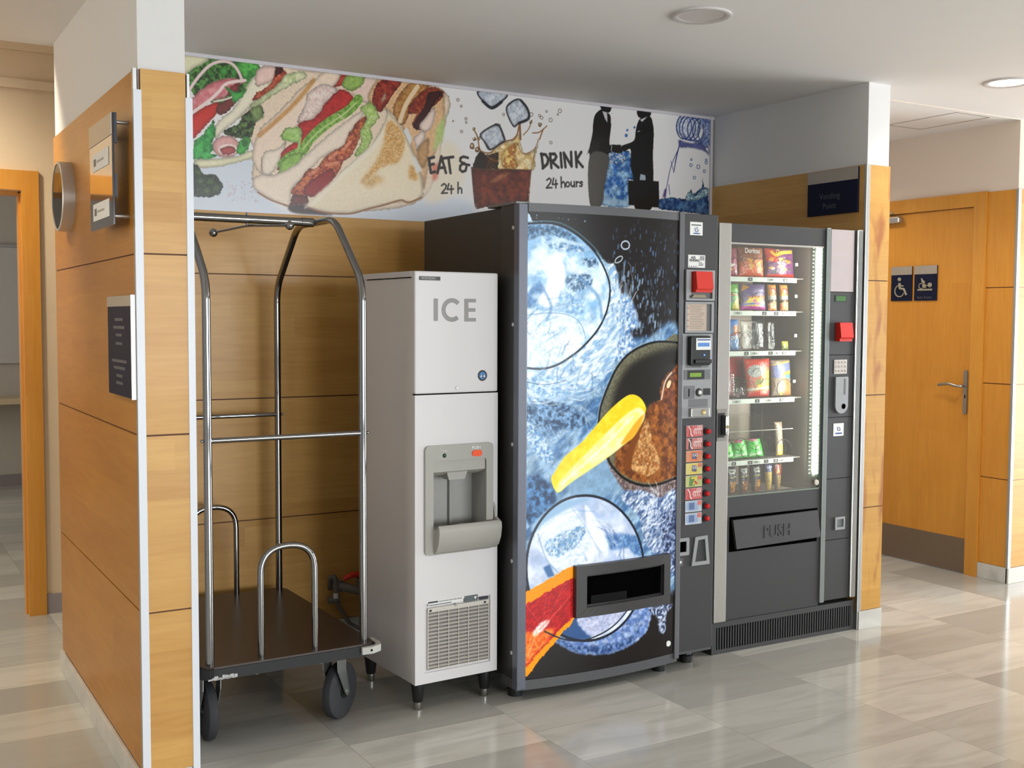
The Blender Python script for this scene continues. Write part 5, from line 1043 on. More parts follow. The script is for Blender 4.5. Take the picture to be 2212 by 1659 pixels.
# payment modules
p = M().ring(rrect(.812, .968, 1.597, 1.727, .003, 2), rrect(.828, .955, 1.606, 1.719, .003, 2), .014, f).build('payment_module', PANELG, D)
M().box(.828, .955, -.004, -.002, 1.606, 1.719).build('module_back', DPANEL, p); M().box(.829, .844, -.011, -.004, 1.62, 1.719).build('side_lip', PANELG, p)
M().prism([(-.004, 1.72), (-.036, 1.72), (-.046, 1.648), (-.036, 1.64), (-.036, 1.632), (-.004, 1.632)], .088, lambda u, v, w: (.848+w, u, v)).build('red_hood', RED, p); M().prism([(.845, 1.61), (.925, 1.61), (.915, 1.622), (.855, 1.622)], .012, f).build('note_slot', mat('note_slot', (150, 140, 110), .4), p)
p = M().ring(rrect(.811, .966, 1.46, 1.592, .003, 2), rrect(.822, .953, 1.468, 1.583, .002, 2), .012, f).build('notice_window', PANELG, D)
n_ = M().box(.822, .936, -.004, -.002, 1.468, 1.583).build('notice', mat('old_paper', (198, 180, 164), .5), p); M().box(.936, .953, -.006, -.002, 1.468, 1.583).build('window_side', DPANEL, p)
for i in range(14): M().box(.842, .842+.08*(.7+.3*random.random()), -.0045, -.004, 1.572-.0072*i, 1.5742-.0072*i).build('text_line', mat('faded_ink', (140, 124, 116), .6), n_)
for i in range(4): M().box(.827, .837, -.0045, -.004, 1.562-.026*i, 1.568-.026*i).build('text_line', mat('faded_red', (190, 110, 96), .6), n_)
p = M().box(.806, .966, -.007, -.001, 1.095, 1.457, .002).build('coin_panel', PANELG, D)
M().box(.824, .945, -.0085, -.0065, 1.312, 1.449).build('reader_recess', DPANEL, p)
r = M().box(.829, .938, -.034, -.008, 1.322, 1.446, .006).build('card_reader', BLACK, p)
M().box(.854, .934, -.0355, -.0335, 1.388, 1.438).build('reader_label', PAPER, r); M().box(.864, .926, -.0362, -.0354, 1.402, 1.418).build('card_icon', mat('card_blue', (90, 140, 210), .4), r); M().box(.86, .93, -.0362, -.0354, 1.428, 1.433).build('print', BLUEINK, r)
M().ball((.9, -.0345, 1.366), .003).build('status_light', mat('blue_led', (40, 90, 255), .3, emit=(60, 110, 255), es=6), r); M().box(.845, .936, -.046, -.034, 1.33, 1.347, .004).build('slot_lip', BLACK, r)
M().box(.845, .905, -.0085, -.0065, 1.312, 1.321).build('arrow_plate', PAPER, p)
l = M().box(.812, .955, -.0085, -.0065, 1.26, 1.302).build('display_recess', DPANEL, p); M().box(.832, .922, -.010, -.0084, 1.262, 1.30).build('display', BLACK, l); M().box(.842, .905, -.0108, -.0098, 1.272, 1.289).build('lcd', LCD, l)
M().box(.814, .871, -.0085, -.0065, 1.178, 1.234).build('coin_plate', DPANEL, p); M().box(.838, .842, -.0095, -.008, 1.188, 1.222).build('coin_slot', DARKHOLE, p)
q = M().lathe([(0, .018), (.004, .017), (.004, .0)], (.895, -.007, 1.205), (0, -1, 0), 24).build('button_ring', BLACK, p, True); M().lathe([(0, .0095), (.007, .009), (.008, 0)], (.895, -.0105, 1.205), (0, -1, 0), 20).build('return_button', CREAMW, q, True)
M().box(.919, .957, -.0085, -.0065, 1.192, 1.221).build('small_window', BLACK, p); M().box(.84, .944, -.0078, -.0065, 1.143, 1.176).build('blank_plate', DPANEL, p)
q = M().box(.843, .943, -.024, -.006, 1.101, 1.139, .003).build('lock_block', mat('lock_chrome', (196, 194, 190), .25, metal=.9), p); M().lathe([(0, .012), (.003, .0115), (.003, .004), (.001, 0)], (.909, -.024, 1.12), (0, -1, 0), 20).build('key_cylinder', mat('brass', (190, 170, 120), .3, metal=.9), q, True)
# eight selections
def card(z, k):
    W, H = 90, 49; a_ = Art(0, W, 0, H, 2.0, ((196, 96, 96), (186, 110, 104), (206, 140, 104), (206, 194, 120), (186, 186, 120), (196, 92, 92), (186, 192, 200), (190, 194, 202))[k], 20+k)
    R_, W_ = (190, 66, 66), (228, 220, 216)
    if k in (0, 1, 5):
        a_.poly((12, 2, 28, 2, 32, 47, 16, 47), ((170, 52, 52), (60, 40, 40), (176, 60, 56))[k if k < 2 else 2], h=1); a_.stroke((14, 44, 24, 30, 26, 12, 34, 4), 5, W_)
        for x in (48, 58, 70, 80): a_.stroke((x, 12, x-6, 24, x, 34, x+5, 30), 3.5, W_)
        a_.poly((60, 34, 88, 34, 88, 48, 60, 48), (206, 150, 146), h=1)
    elif k in (2, 3): a_.poly((24, 3, 66, 3, 66, 46, 24, 46), ((214, 120, 70), (214, 190, 80))[k-2], h=1); a_.poly((32, 14, 58, 10, 62, 38, 34, 40), (90, 90, 120)); a_.poly((66, 30, 88, 30, 88, 47, 66, 47), (200, 110, 90), h=1)
    elif k == 4: a_.poly((18, 4, 50, 4, 54, 45, 22, 45), (90, 130, 70), h=1); a_.stroke((34, 38, 54, 36, 42, 10), 7, (226, 196, 60)); a_.stroke((52, 22, 60, 14), 9, (200, 60, 50)); a_.poly((64, 30, 88, 30, 88, 47, 64, 47), (196, 110, 80), h=1)
    else: a_.poly((8, 8, 62, 6, 70, 18, 62, 44, 10, 42), (150, 170, 200), so=3); a_.poly((20, 10, 50, 10, 50, 40, 20, 40), (90, 110, 150), h=1); a_.poly((66, 28, 88, 28, 88, 47, 66, 47), (206, 110, 100), h=1)
    c_ = M().box(.831, .921, -.0055, -.002, z-.0245, z+.0245).build('selection_card', mat('card_edge', (200, 196, 192), .5), D)
    a_.mesh('print', painted('card_print', .45), c_, lambda u, v: (.831+u, -.0057, z-.0245+v))
    if k in (2, 3): text('KAS', .02, WHITET, (.867, -.006, z-.002), c_, squash=.75)
for k in range(8):
    z = 1.039-.0541*k; card(z, k)
    q = M().lathe([(0, .0165), (.006, .0155), (.006, 0)], (.944, -.002, z-.004), (0, -1, 0), 20).build('button_ring', BLACK, D, True)
    M().lathe([(.0, .0105), (.012, .0105), (.016, .007), (.0165, 0)], (.945, -.008, z-.004), (0, -1, 0), 18).build('selection_button', BTN, q, True, label='red selection button')
q = M().ring(rrect(.797, .853, .505, .581, .006, 3), rrect(.80, .838, .52, .566, .004, 3), .008, f).build('coin_return', PANELG, D); M().box(.80, .838, -.004, -.002, .52, .566).build('return_void', DARKHOLE, q)
q = M().ring([(.885, .579), (.952, .582), (.966, .455), (.866, .455)], [(.901, .565), (.938, .567), (.948, .471), (.885, .471)], .009, f).build('door_pull', PANELG, D); M().prism([(.901, .565), (.938, .567), (.948, .471), (.885, .471)], .002, f).build('pull_void', mat('pull_grey', (44, 44, 45), .5), q)
q = sticker(D, .798, .826, .459, .493, mat('label_dark', (84, 86, 90), .5)); M().lathe([(0, .006), (.0006, 0)], (.812, -.003, .476), (0, -1, 0), 12).build('print', PAPER, q)
for x, y in ((.045, .085), (.75, .06), (.045, .8), (.93, .8), (.93, .1)): M().lathe([(0, .03), (.03, .032), (.034, .024), (.072, .022)], (x, y, 0), (0, 0, 1), 24).build('foot', BLACK, D, True)

# ------------------------------------------------------------------ snack vending machine
SX, SY, SA = 2.4169, .313, math.radians(-1.0176)
S = thing('snack_machine', 'charcoal snack vending machine with lit glass window of hanging rows', 'vending machine', (SX, SY, 0), -1.0176)
def SW(u, y, z): return (SX+u*math.cos(SA)-y*math.sin(SA), SY+u*math.sin(SA)+y*math.cos(SA), z)
M().box(0, .03, .06, .85, .147, 1.94).box(.668, .884, .06, .85, .147, 1.94).box(.03, .668, .4, .85, .147, 1.94).box(.03, .668, .06, .4, 1.875, 1.94).box(.03, .668, .06, .4, .147, .692).build('cabinet', MACHS, S)
m = M().quad((.031, .399, .693), (.667, .399, .693), (.667, .399, 1.874), (.031, .399, 1.874))
m.quad((.031, .06, .693), (.031, .399, .693), (.031, .399, 1.874), (.031, .06, 1.874)).quad((.031, .06, 1.874), (.667, .06, 1.874), (.667, .399, 1.874), (.031, .399, 1.874)).quad((.031, .06, .693), (.667, .06, .693), (.667, .399, .693), (.031, .399, .693))
m.build('inner_liner', mat('liner_brown', (196, 178, 164), .5, var=.04), S)  # brown-grey colour stands in for the lobby's reflection over a dark interior
M().box(.637, .6505, .0235, .398, .694, 1.873).build('inner_side', mat('liner_dark', (108, 104, 94), .4), S)
M().box(.56, .612, .372, .398, .694, 1.873).build('dark_reflection', mat('reflection_black', (10, 10, 11), .6), S)  # black strip built to imitate a dark reflection in the window
M().box(.068, .65, 0, .06, 1.858, 1.9465, .002).build('top_band', MACH, S)
M().box(.068, .65, 0, .06, .147, .7165, .002).build('lower_panel', MACH, S)
M().box(.6365, .652, .0, .022, .7165, 1.858).build('window_jamb', mat('jamb_green', (84, 92, 86), .3, metal=.4), S)
M().box(.068, .0705, .004, .06, .7165, 1.858).build('window_jamb', mat('jamb_pale', (150, 156, 146), .3, metal=.4), S)
M().box(.066, .64, -.002, .012, .713, .7195, .001).build('glass_rail', mat('rail_pale', (140, 150, 140), .25, metal=.4), S)
M().box(.066, .64, -.002, .03, 1.856, 1.862, .001).build('glass_rail', mat('rail_top', (196, 190, 184), .3, metal=.3), S)
M().box(.0706, .6364, .006, .010, .719, 1.857).build('window_glass', glassmat('clear_glass', (.97, .99, .98), 1.5, reflected_haze=.07), S)
M().box(-.002, .068, -.012, .06, .148, 1.9455, .003).build('left_stile', TITAN, S)
q = M().box(-.001, .055, -.0145, -.011, .975, 1.117, .001).build('lock_plate', mat('lockplate', (140, 136, 130), .4, metal=.4), S); M().box(.002, .04, -.017, -.014, .99, 1.1).build('lock_recess', BLACK, q)
M().box(.022, .042, -.046, -.015, 1.0, 1.092, .007).build('lever', mat('lock_chrome', (196, 194, 190), .25, metal=.9), q, True); M().lathe([(0, .008), (.002, .007), (.002, 0)], (.032, -.046, 1.04), (0, -1, 0), 14).build('key_cylinder', mat('brass', (190, 170, 120)), q, True)
M().box(.651, .679, -.010, .06, .16, 1.9505, .003).build('divider_strip', GREYTR, S)
cp = M().box(.679, .848, -.003, .06, .165, 1.947, .002).build('control_panel', MACH, S)
M().box(.684, .834, -.006, -.003, 1.652, 1.9445, .001).build('steel_plate', mat('dull_steel', (178, 166, 166), .5, metal=.35, var=.06, scale=14), S)
for z in (1.651, 1.351, 1.052, .756, .459): M().box(.68, .842, -.0036, -.0028, z-.0012, z+.0012).build('panel_gap', DARKHOLE, cp)
M().box(.846, .885, -.016, .06, .165, 1.950, .005).build('right_stile', mat('bright_stile', (178, 178, 174), .22, metal=.9), S)
q = M().box(.715, .793, -.0045, -.003, 1.603, 1.636).build('display', BLACK, cp); M().box(.722, .786, -.0055, -.0042, 1.608, 1.631).build('lcd', LCDD, q)
M().prism([(-.003, 1.505), (-.032, 1.505), (-.042, 1.435), (-.032, 1.427), (-.032, 1.416), (-.003, 1.416)], .082, lambda u, v, w: (.724+w, u, v)).build('red_hood', RED, S)
q = M().box(.717, .802, -.007, -.003, 1.26, 1.328, .001).build('keypad', mat('keypad_beige', (206, 198, 190), .5), S)
for i in range(12):
    x, z = .722+.0198*(i % 4), 1.308-.0205*(i//4)
    kk = M().box(x, x+.016, -.0085, -.0068, z, z+.015, .001).build('key', mat('key_beige', (196, 188, 180), .5), q); text('1234567890AB'[i], .0095, INK, (x+.004, -.0087, z+.004), kk)
q = M().prism(rrect(.722, .805, 1.07, 1.246, [.006, .006, .04, .04], 8), .012, lambda u, v, w: (u, -.003-w, v)).build('coin_module', PANELG, S); M().box(.778, .788, -.0165, -.0148, 1.16, 1.236).build('coin_slot', DPANEL, q); M().lathe([(0, .013), (.001, .013), (.001, 0)], (.776, -.015, 1.104), (0, -1, 0), 20).build('reject_button', DARKHOLE, q)
s = M().box(.723, .791, -.0045, -.003, .961, 1.022).build('sticker', PAPER, S); M().tube([(.75, -.005, 1.005), (.75, -.005, .993), (.757, -.005, .986), (.767, -.005, .988), (.766, -.005, .997), (.758, -.005, 1.004)], .0017, 6).build('drop_logo', BLUEINK, s); M().box(.737, .78, -.005, -.0044, .97, .977).build('print', BLUEINK, s)
q = M().ring(rrect(.742, .807, .506, .568, .003, 2), rrect(.754, .797, .518, .557, .002, 2), .008, lambda u, v, w: (u, -.003-w, v)).build('coin_return', PANELG, S); M().box(.754, .797, -.0045, -.003, .518, .557).build('return_void', DPANEL, q)
M().lathe([(0, .014), (.005, .013), (.007, 0)], (.622, .0, .745), (0, -1, 0), 20).build('glass_knob', mat('knob_pale', (206, 196, 180), .4), S, True)
q = M().box(.09, .632, -.0012, .0, .462, .622).build('flap_recess', DARKHOLE, S)
fl = M().prism([(.098, .609), (.620, .614), (.642, .484), (.122, .475)], .014, lambda u, v, w: (u, -.003-w, v)).build('delivery_flap', mat('flap_grey', (70, 68, 70), .38, var=.1, scale=25), S)
text('PUSH', .078, mat('flap_text', (58, 56, 58), .5), (.279, -.0172, .513), fl, ext=.003, bold=.0015, squash=.92)
k = M().box(-.006, .883, .006, .06, 0, .147).box(-.006, .883, -.004, .006, 0, .02).box(-.006, .883, -.004, .006, .122, .147).box(-.006, .02, -.004, .006, .02, .122).box(.868, .883, -.004, .006, .02, .122)
for i in range(55): x = .02+.0154*i; k.box(x+.008, x+.0154, -.002, .006, .02, .122)
k.build('kick_grille', mat('grille_dark', (54, 54, 54), .5), S)
M().box(.021, .867, .0052, .0058, .02, .122).build('grille_void', DARKHOLE, S)
M().box(.02, .86, .06, .8, 0.0, .147).build('plinth', BLACK, S)
# led column
LS = M().box(.586, .6365, .0245, .028, .745, 1.868).build('led_strip', mat('led_base', (64, 70, 60), .35), S)
LM = mat('white_led', (255, 255, 240), .3, emit=(250, 255, 238), es=26); LM2 = mat('led_reflection_glow', (250, 255, 230), .3, emit=(246, 255, 220), es=3)
M().box(.6175, .6362, .0242, .0246, .77, 1.866).build('led_glow_strip', mat('led_glow_pale', (150, 156, 140), .4), LS)  # paler strip puts the glow between the LEDs into its colour
ld = M().ball((0, 0, 0), .0076, 12).build('led', LM, LS, True); ld.location = (.628, .0215, .788)
for i in range(1, 60):
    o = ld.copy(); C.objects.link(o); o.parent = LS; o.location = (.628, .0215, .788+.01812*i)
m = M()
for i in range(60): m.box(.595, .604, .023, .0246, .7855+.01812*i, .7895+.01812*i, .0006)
m.build('led_reflections', LM2, LS)  # emissive dashes imitate the LED row mirrored in the glass
al = area('led_lamp', (0, 0, 0), (0, 0, -1), .03, 1.05, 6.5, (.98, 1, .93)); al.parent = S; al.location = (.624, .036, 1.32)
_d = Vector((-.8, .5, 0)).normalized(); _u = Vector((0, 0, 1)); al.rotation_euler = Matrix((_u.cross(-_d), _u, -_d)).transposed().to_euler()
# shelves with price rails
RAILM = mat('price_rail', (232, 238, 226), .4, emit=(226, 240, 214), es=.0); CHIP = mat('number_chip', (62, 52, 50), .4); PTAG = mat('price_tag', (196, 200, 188), .5); TRAYM = mat('tray_grey', (118, 112, 106), .5)
RZ = (1.717, 1.559, 1.371, 1.147, .857)
NUM = (((.112, '14'), (.282, '16'), (.5, '18')), ((.118, '24'), (.372, '26'), (.446, '27'), (.55, '28')), ((.15, '34'), (.266, '36'), (.415, '37'), (.5, '38')), ((.118, '42'), (.338, '46'), (.49, '48')), ((.105, '52'), (.2, '54'), (.3, '56'), (.40, '57'), (.46, '58')))
PR = ((.402,), (.2, .478), (.1, .305, .445), (.2, .40), (.142, .326, .49))
for r_, z in enumerate(RZ):
    sh = M().box(.078, .586, .118, .122, z-.023, z-.001, .0008).build('shelf', RAILM, S)
    M().box(.078, .632, .122, .36, z-.006, z-.002).build('tray', TRAYM, sh)
    for x, n_ in NUM[r_]:
        M().box(x, x+.026, .1165, .118, z-.020, z-.004, .0005).build('number_chip', CHIP, sh); text(n_, .011, WHITET, (x+.006, .1163, z-.016), sh, name='shelf_number')
    for x in PR[r_]:
        pt = M().box(x, x+.05, .1168, .118, z-.019, z-.005).build('price_tag', PTAG, sh); text('1.20 €', .0115, INK, (x+.008, .1166, z-.016), pt, squash=.9)
M().box(.082, .58, .118, .1205, .993, .9955).build('retaining_rod', mat('rod_pale', (214, 210, 190), .3), S)
dv = glassmat('divider_plastic', (.96, .97, .95), 1.35)
for x in (.245, .347, .442, .51, .6): M().box(x-.001, x+.001, .14, .34, .857, 1.06).build('divider', dv, S)
for x, z in ((.585, 1.781), (.585, 1.63), (.587, 1.442), (.584, 1.222)): M().box(x-.008, x+.008, .118, .122, z-.007, z+.007, .001).build('sensor_tag', PAPER, S)
SPR = mat('spring_black', (16, 16, 17), .35, metal=.5)
def spiral(x, z, r, n=5, y0=.138):
    p_ = [(x+r*math.cos(t), y0+.2*t/(2*PI*n), z+r*math.sin(t)) for t in np.linspace(0, 2*PI*n, n*18)]
    M().tube(p_, .0013, 5).build('spiral', SPR, S, True)
for x, z, r in ((.236, 1.765, .04), (.375, 1.765, .043), (.55, 1.765, .043), (.23, 1.605, .04), (.38, 1.605, .042), (.25, 1.417, .04), (.42, 1.417, .042), (.315, 1.192, .04), (.44, 1.195, .042), (.55, 1.192, .04), (.235, .9, .038), (.33, .9, .038), (.42, .9, .038), (.55, .9, .04)): spiral(x, z, r)

# ------------------------------------------------------------------ packets inside the snack machine
PKM = painted('foil_print', .28, coat=.3); PLA = glassmat('clear_wrap', (.93, .93, .9), 1.75, .12)
def packet(name, label, cat, bb, paint=None, bg=(200, 60, 40), t=.022, y=.175, taper=0, lean=5, group=None, words=(), seed=1, crimp=.3):
    u0, u1, z0, z1 = bb; W, H = (u1-u0), (z1-z0)
    a_ = Art(0, W*1000, 0, H*1000, 2.4, bg, seed)
    if paint: paint(a_, W*1000, H*1000)
    fi = a_.I.copy(); nu = a_.nu
    a_.I = np.concatenate([fi, fi[:, ::-1]], 1); a_.U = np.concatenate([a_.U, a_.U[:, ::-1]], 1); a_.V = np.concatenate([a_.V, a_.V], 1); a_.nu *= 2
    side = np.concatenate([np.full((a_.nv, nu), -1.), np.full((a_.nv, nu), 1.)], 1)
    Wm, Hm = a_.U.max()/1000, a_.V.max()/1000
    wr = np.random.default_rng(seed).random((a_.nv, a_.nu))-.5
    def place(u, v):
        s_, r_ = np.clip(u/Wm, 0, 1), np.clip(v/Hm, 0, 1)
        d = t*np.sqrt(np.sin(PI*s_).clip(0))*np.clip(np.sin(PI*r_).clip(0), 0, 1)**crimp
        k = 1-taper*(1-r_)
        return ((u-Wm/2)*k*(1-.05*np.sin(PI*r_)), side*(d+.0006)+wr*.0022*(d > .004), v)
    o = a_.mesh(name, PKM if paint else PLA, None, place)
    o.location = SW((u0+u1)/2, y, z0+t*math.sin(math.radians(lean))*.6); o.rotation_euler = (math.radians(-lean), 0, SA)
    tag(o, label, cat, group)
    for s_, sz, x, z, m_ in words: text(s_, sz, m_, (x-W/2, -t-.004, z), o, squash=.85, bold=.0004)
    return o
def blobs(a_, W, H, n, cols, r, lo=0, hi=1, seed=0):
    g_ = np.random.default_rng(seed)
    for i in range(n):
        x, y_ = g_.uniform(.1, .9)*W, g_.uniform(lo, hi)*H; q = r*g_.uniform(.6, 1.2); th = g_.uniform(0, 3)
        a_.poly([c for k_ in range(8) for c in (x+q*math.cos(k_*PI/4+th)*(1.5 if k_ % 4 == 0 else 1), y_+q*.7*math.sin(k_*PI/4+th))], cols[i % len(cols)], n=.2, f=8)
def p_magenta(a_, W, H): a_.poly((0, H*.55, W, H*.7, W, H, 0, H), (150, 60, 80), h=1); a_.stroke((W*.1, H*.5, W*.5, H*.35, W*.6, 0), 9, (200, 40, 60)); blobs(a_, W, H, 4, [(232, 190, 60), (240, 220, 210)], 13, .1, .5, 2)
def p_orange(a_, W, H):
    a_.poly((0, H*.5, W, H*.62, W, H, 0, H), (150, 84, 40), h=1, n=.3); a_.poly((0, 0, W, 0, W, H*.3, 0, H*.34), (236, 96, 24), h=1, n=.2)
    for q in ((W*.55, H*.5, W*.9, H*.56, W*.72, H*.3), (W*.3, H*.46, W*.55, H*.36, W*.34, H*.2), (W*.62, H*.34, W*.95, H*.3, W*.8, H*.12), (W*.2, H*.62, W*.5, H*.58, W*.4, H*.42)): a_.poly(q, (236, 170, 40), h=1, n=.35)
    a_.stroke((W*.3, H*.4, W*.5, H*.12), 3, (250, 220, 190))
def p_purple(a_, W, H):
    a_.poly((0, H*.55, W*.35, H*.5, W*.28, H, 0, H), (206, 60, 36), n=.3); a_.poly((0, 0, W, 0, W, H*.1, 0, H*.1), (206, 44, 26), h=1)
    a_.stroke((W*.18, H*.86, W*.3, H*.76, W*.5, H*.84, W*.9, H*.9), 16, (236, 196, 60)); blobs(a_, W, H, 7, [(226, 150, 30), (236, 180, 60)], 13, .12, .62, 5); blobs(a_, W, H, 4, [(226, 226, 220), (70, 90, 70)], 11, .1, .5, 8)
def p_green(a_, W, H): a_.poly((0, H*.7, W, H*.62, W, H, 0, H), (120, 190, 70), h=1); a_.poly((W*.1, H*.2, W*.6, H*.3, W*.5, H*.6, W*.1, H*.55), (120, 130, 130)); a_.poly((W*.5, 0, W, 0, W, H*.5, W*.6, H*.3), (214, 196, 70)); a_.poly((0, 0, W*.5, 0, W*.4, H*.16, 0, H*.16), (80, 190, 50), h=1); a_.stroke((0, H*.58, W, H*.55), 5, (210, 60, 50))
def p_multi(a_, W, H):
    a_.poly((0, H*.5, W, H*.5, W, H*.92, 0, H*.92), (112, 92, 140), h=1, n=.15); a_.poly((0, H*.7, W*.3, H*.85, W*.1, H), (226, 160, 40)); a_.poly((W*.2, H*.4, W, H*.44, W, H*.56, W*.2, H*.52), (190, 120, 70), h=1)
    a_.poly((0, H*.1, W*.25, H*.46, W*.8, H*.46, W, H*.1), (240, 214, 60), n=.2); a_.poly((0, 0, W, 0, W, H*.14, 0, H*.16), (206, 60, 160), h=1, n=.2); a_.stroke((W*.05, H*.2, W*.5, H*.24, W*.95, H*.18), 8, (90, 110, 200)); blobs(a_, W, H, 4, [(250, 240, 190), (220, 110, 140)], 10, .15, .4, 4)
def p_stick(a_, W, H): a_.poly((0, H*.6, W, H*.6, W, H, 0, H), (226, 150, 60), h=1); a_.stroke((W*.3, H*.85, W*.75, H*.8, W*.7, H*.62), 9, (170, 60, 60)); a_.stroke((W*.45, H*.78, W*.6, H*.7), 9, (230, 220, 200)); a_.poly((0, H*.4, W, H*.4, W, H*.58, 0, H*.58), (196, 190, 170), h=1); a_.poly((0, H*.3, W, H*.34, W, H*.44, 0, H*.42), (90, 70, 50), h=1); a_.poly((0, 0, W, 0, W, H*.3, 0, H*.26), (226, 120, 50), n=.4, f=8, c2=(240, 200, 150))
def p_blue(a_, W, H): a_.poly((0, H*.78, W, H*.72, W, H, 0, H), (70, 140, 220), h=1); a_.poly((W*.4, H*.5, W, H*.5, W, H*.8, W*.5, H*.8), (206, 120, 60), n=.4, f=8); a_.stroke((W*.2, H*.48, W, H*.5), 4, (200, 50, 50))
def p_redf(a_, W, H):
    a_.poly((0, H*.74, W, H*.78, W, H, 0, H), (226, 60, 30), h=1); a_.poly((W*.35, H*.2, W, H*.2, W, H*.7, W*.4, H*.5), (236, 200, 50), h=1); a_.poly((0, H*.28, W*.55, H*.34, W*.5, H*.62, 0, H*.7), (214, 90, 50), n=.3)
    a_.poly((W*.05, H*.6, W*.3, H*.5, W*.58, H*.58, W*.6, H*.74, W*.36, H*.84, W*.1, H*.76), (176, 176, 168), n=.5, f=8); a_.stroke((W*.2, H*.66, W*.36, H*.74, W*.5, H*.68), 3, (60, 60, 60))
    a_.poly((W*.2, H*.3, W*.6, H*.34, W*.66, H*.5, W*.3, H*.46), (150, 140, 70), n=.5, f=8); a_.poly((0, H*.16, W, H*.22, W, H*.27, 0, H*.22), (226, 220, 200), h=1); a_.poly((0, 0, W, 0, W, H*.16, 0, H*.12), (220, 52, 34), h=1); a_.poly((W*.5, H*.05, W*.8, H*.05, W*.8, H*.14, W*.5, H*.16), (236, 120, 100))
def p_redb(a_, W, H): a_.poly((W*.3, H*.05, W*.8, H*.1, W*.8, H*.5, W*.35, H*.5), (150, 140, 110), n=.4, f=8)
def p_bluey(a_, W, H):
    a_.poly((0, H*.5, W, H*.5, W, H*.94, 0, H*.9), (112, 116, 156), h=1, n=.15); a_.stroke((0, H*.86, W, H*.96), 5, (226, 180, 40)); a_.stroke((W*.4, H*.58, W*.95, H*.66), 16, (226, 190, 50)); a_.poly((W*.6, H*.5, W, H*.46, W, H*.58, W*.6, H*.6), (90, 130, 140))
    a_.stroke((W*.42, H*.6, W*.5, H*.4, W*.42, H*.2, W*.4, H*.02), 12, (226, 190, 60)); a_.poly((W*.55, 0, W, 0, W*.9, H*.4, W*.66, H*.4), (190, 124, 70), n=.3); a_.poly((W*.6, H*.3, W*.8, H*.3, W*.74, H*.44), (230, 110, 70))
def p_gum(a_, W, H): a_.poly((W*.1, H*.86, W*.6, H*.8, W*.8, H, 0, H), (170, 50, 90)); a_.stroke((W*.1, H*.12, W*.8, H*.18), 9, (214, 230, 190)); a_.stroke((W*.1, H*.5, W*.6, H*.3, W*.9, H*.1), 3, (30, 90, 40)); a_.poly((W*.3, H*.4, W*.8, H*.45, W*.7, H*.7, W*.3, H*.66), (140, 226, 110), n=.3)
def p_amber(a_, W, H): a_.poly((W*.1, 0, W*.9, 0, W*.8, H*.35, W*.2, H*.35), (226, 170, 60), n=.3); a_.stroke((W*.3, H*.4, W*.5, H*.7, W*.4, H), 5, (200, 120, 70), n=.4)
def p_coffee(a_, W, H):
    q = [(W*.5+W*.4*math.cos(k_), H*.82+H*.09*math.sin(k_)) for k_ in np.linspace(0, 2*PI, 16)]; a_.poly([c for p_ in q for c in p_], (206, 204, 190)); a_.stroke((W*.22, H*.82, W*.78, H*.82), 7, (60, 60, 50)); a_.stroke((W*.15, H*.6, W*.85, H*.62), 4, (200, 190, 40))
    a_.poly((W*.25, 0, W*.75, 0, W*.85, H*.46, W*.2, H*.44), (196, 140, 40), n=.5, f=10, c2=(120, 60, 20))
def p_cone(a_, W, H): a_.poly((0, H*.7, W, H*.7, W, H, 0, H), (76, 80, 130), h=1); a_.stroke((W*.2, H*.86, W*.8, H*.88), 5, (220, 220, 220)); a_.poly((0, 0, W, 0, W, H*.68, 0, H*.68), (206, 176, 90), h=1, n=.4, f=8)
def p_cone2(a_, W, H): a_.poly((0, H*.62, W, H*.56, W, H*.8, W*.5, H, 0, H*.8), (170, 70, 60), n=.3); a_.poly((W*.1, H*.6, W*.6, H*.66, W*.4, H*.9), (206, 180, 100)); a_.poly((W*.3, 0, W*.7, 0, W*.9, H*.55, W*.2, H*.55), (170, 140, 70), h=1, n=.3)
G1 = 'packets in the snack machine'
packet('snack_bag', 'magenta snack bag at the far left of the top shelf', 'snack bag', (.176, .268, 1.718, 1.853), p_magenta, (160, 50, 80), .02, group=G1, seed=11)
packet('snack_bag', 'orange tortilla chip bag in the middle of the top shelf', 'snack bag', (.272, .428, 1.718, 1.856), p_orange, (214, 110, 44), .026, group=G1, words=(('Doritos', .034, .02, .108, WHITET),), seed=12)
packet('snack_bag', 'purple and red bag at the right of the top shelf', 'snack bag', (.438, .62, 1.718, 1.856), p_purple, (120, 60, 110), .028, group=G1, words=(('Cheetos', .026, .045, .112, mat('logo_yellow', (240, 200, 70), .4)),), seed=13)
packet('snack_bag', 'bright green bag at the left of the second shelf', 'snack bag', (.17, .28, 1.560, 1.686), p_green, (110, 180, 70), .02, group=G1, seed=14)
packet('snack_bag', 'purple yellow and pink bag on the second shelf', 'snack bag', (.286, .443, 1.560, 1.686), p_multi, (130, 110, 150), .026, group=G1, seed=15)
packet('snack_stick', 'orange stick pack just right of the dark reflection strip on the second shelf', 'snack pack', (.461, .514, 1.560, 1.684), p_stick, (214, 150, 90), .014, group=G1, seed=16)
packet('snack_stick', 'orange stick pack at the far right of the second shelf', 'snack pack', (.538, .588, 1.560, 1.684), p_stick, (220, 160, 90), .014, group=G1, seed=17)
packet('biscuit_pack', 'narrow blue biscuit pack at the left of the third shelf', 'biscuit pack', (.205, .281, 1.372, 1.519), p_blue, (96, 140, 190), .018, group=G1, words=(('CHIPS', .022, .012, .05, WHITET),), seed=18)
packet('clear_packet', 'large crinkled clear packet in the middle of the third shelf', 'packet', (.3, .448, 1.372, 1.514), None, t=.024, group=G1, seed=19)
packet('clear_packet', 'narrow clear packet to the right on the third shelf', 'packet', (.461, .515, 1.372, 1.51), None, t=.014, group=G1, seed=20)
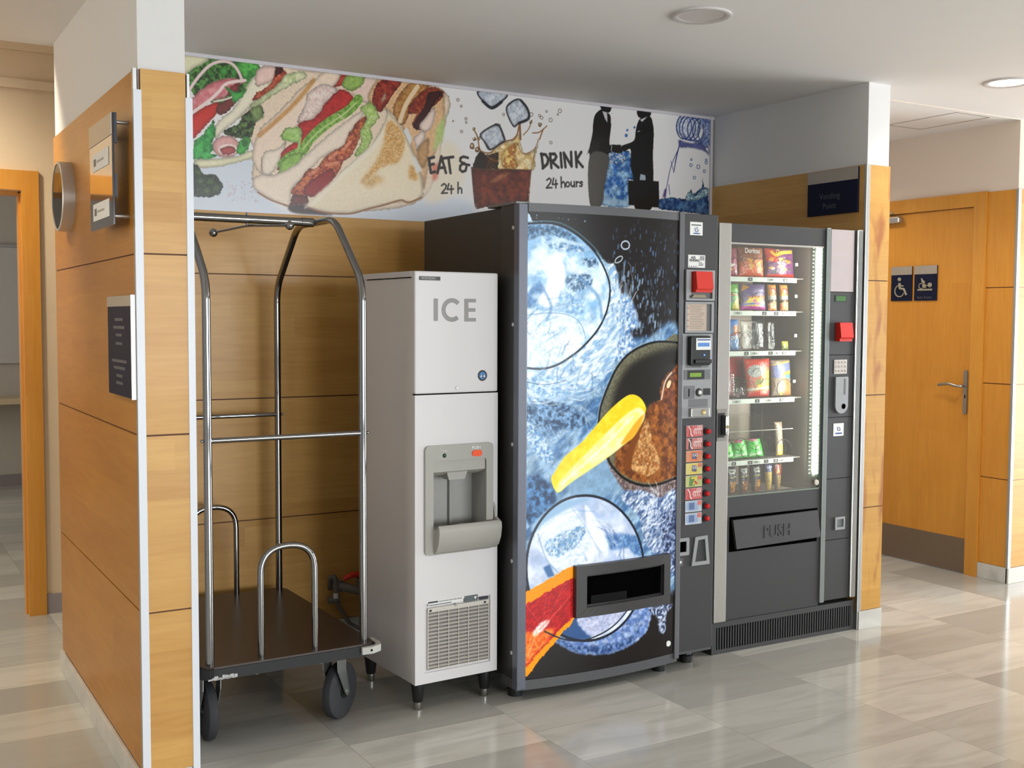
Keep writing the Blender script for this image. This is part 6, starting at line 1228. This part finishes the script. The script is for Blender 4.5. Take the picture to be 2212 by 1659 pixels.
packet('sweet_packet', 'tiny yellow packet at the far right of the third shelf', 'packet', (.551, .593, 1.372, 1.412), lambda a_, W, H: a_.poly((0, 0, W, 0, W, H*.4, 0, H*.5), (120, 130, 60), h=1), (206, 196, 60), .01, group=G1, seed=21)
packet('clear_packet', 'clear packet at the far left of the fourth shelf', 'packet', (.2, .266, 1.148, 1.266), None, t=.016, group=G1, seed=22)
packet('clear_packet', 'low clear packet beside the red bag on the fourth shelf', 'packet', (.27, .318, 1.148, 1.2), None, t=.014, group=G1, seed=23)
packet('snack_bag', 'plain red bag standing behind the striped one on the fourth shelf', 'snack bag', (.28, .392, 1.148, 1.335), p_redb, (214, 66, 40), .012, y=.255, group=G1, seed=24)
packet('snack_bag', 'red and yellow bag with a silver medal on the fourth shelf', 'snack bag', (.326, .486, 1.148, 1.33), p_redf, (206, 120, 60), .026, taper=.15, group=G1, seed=25)
packet('snack_bag', 'blue and yellow bag at the right of the fourth shelf', 'snack bag', (.492, .617, 1.148, 1.322), p_bluey, (150, 130, 110), .024, group=G1, seed=26)
for k_, (bb, l) in enumerate((((.19, .258, .858, .936), 'leftmost bright green gum packet on the fifth shelf'), ((.268, .344, .858, .944), 'middle bright green gum packet on the fifth shelf'), ((.358, .439, .858, .948), 'green gum packet with dark red top beside the dark reflection strip'))):
    packet('gum_packet', l, 'gum packet', bb, p_gum, (60, 206, 60), .016, lean=14, group=G1, seed=30+k_, taper=-.25)
packet('sweet_tube', 'amber sweet tube at the right of the fifth shelf', 'sweets', (.525, .573, .858, 1.02), p_amber, (150, 130, 110), .012, group=G1, seed=34)
for k_, (u, l) in enumerate(((.222, 'leftmost dark coffee pack with oval logo on the bottom shelf'), (.297, 'middle dark coffee pack with oval logo on the bottom shelf'), (.376, 'right dark coffee pack with oval logo on the bottom shelf'))):
    packet('coffee_pack', l, 'coffee pack', (u, u+.054, .694, .822), p_coffee, (50, 44, 46), .016, lean=2, group=G1, seed=40+k_)
packet('wafer_cone', 'blue topped wafer cone pack on the bottom shelf', 'snack pack', (.459, .507, .694, .821), p_cone, (190, 160, 90), .014, taper=.5, lean=2, group=G1, seed=44)
packet('wafer_cone', 'red topped wafer cone pack at the right of the bottom shelf', 'snack pack', (.515, .567, .694, .821), p_cone2, (110, 96, 90), .014, taper=.5, lean=2, group=G1, seed=45)
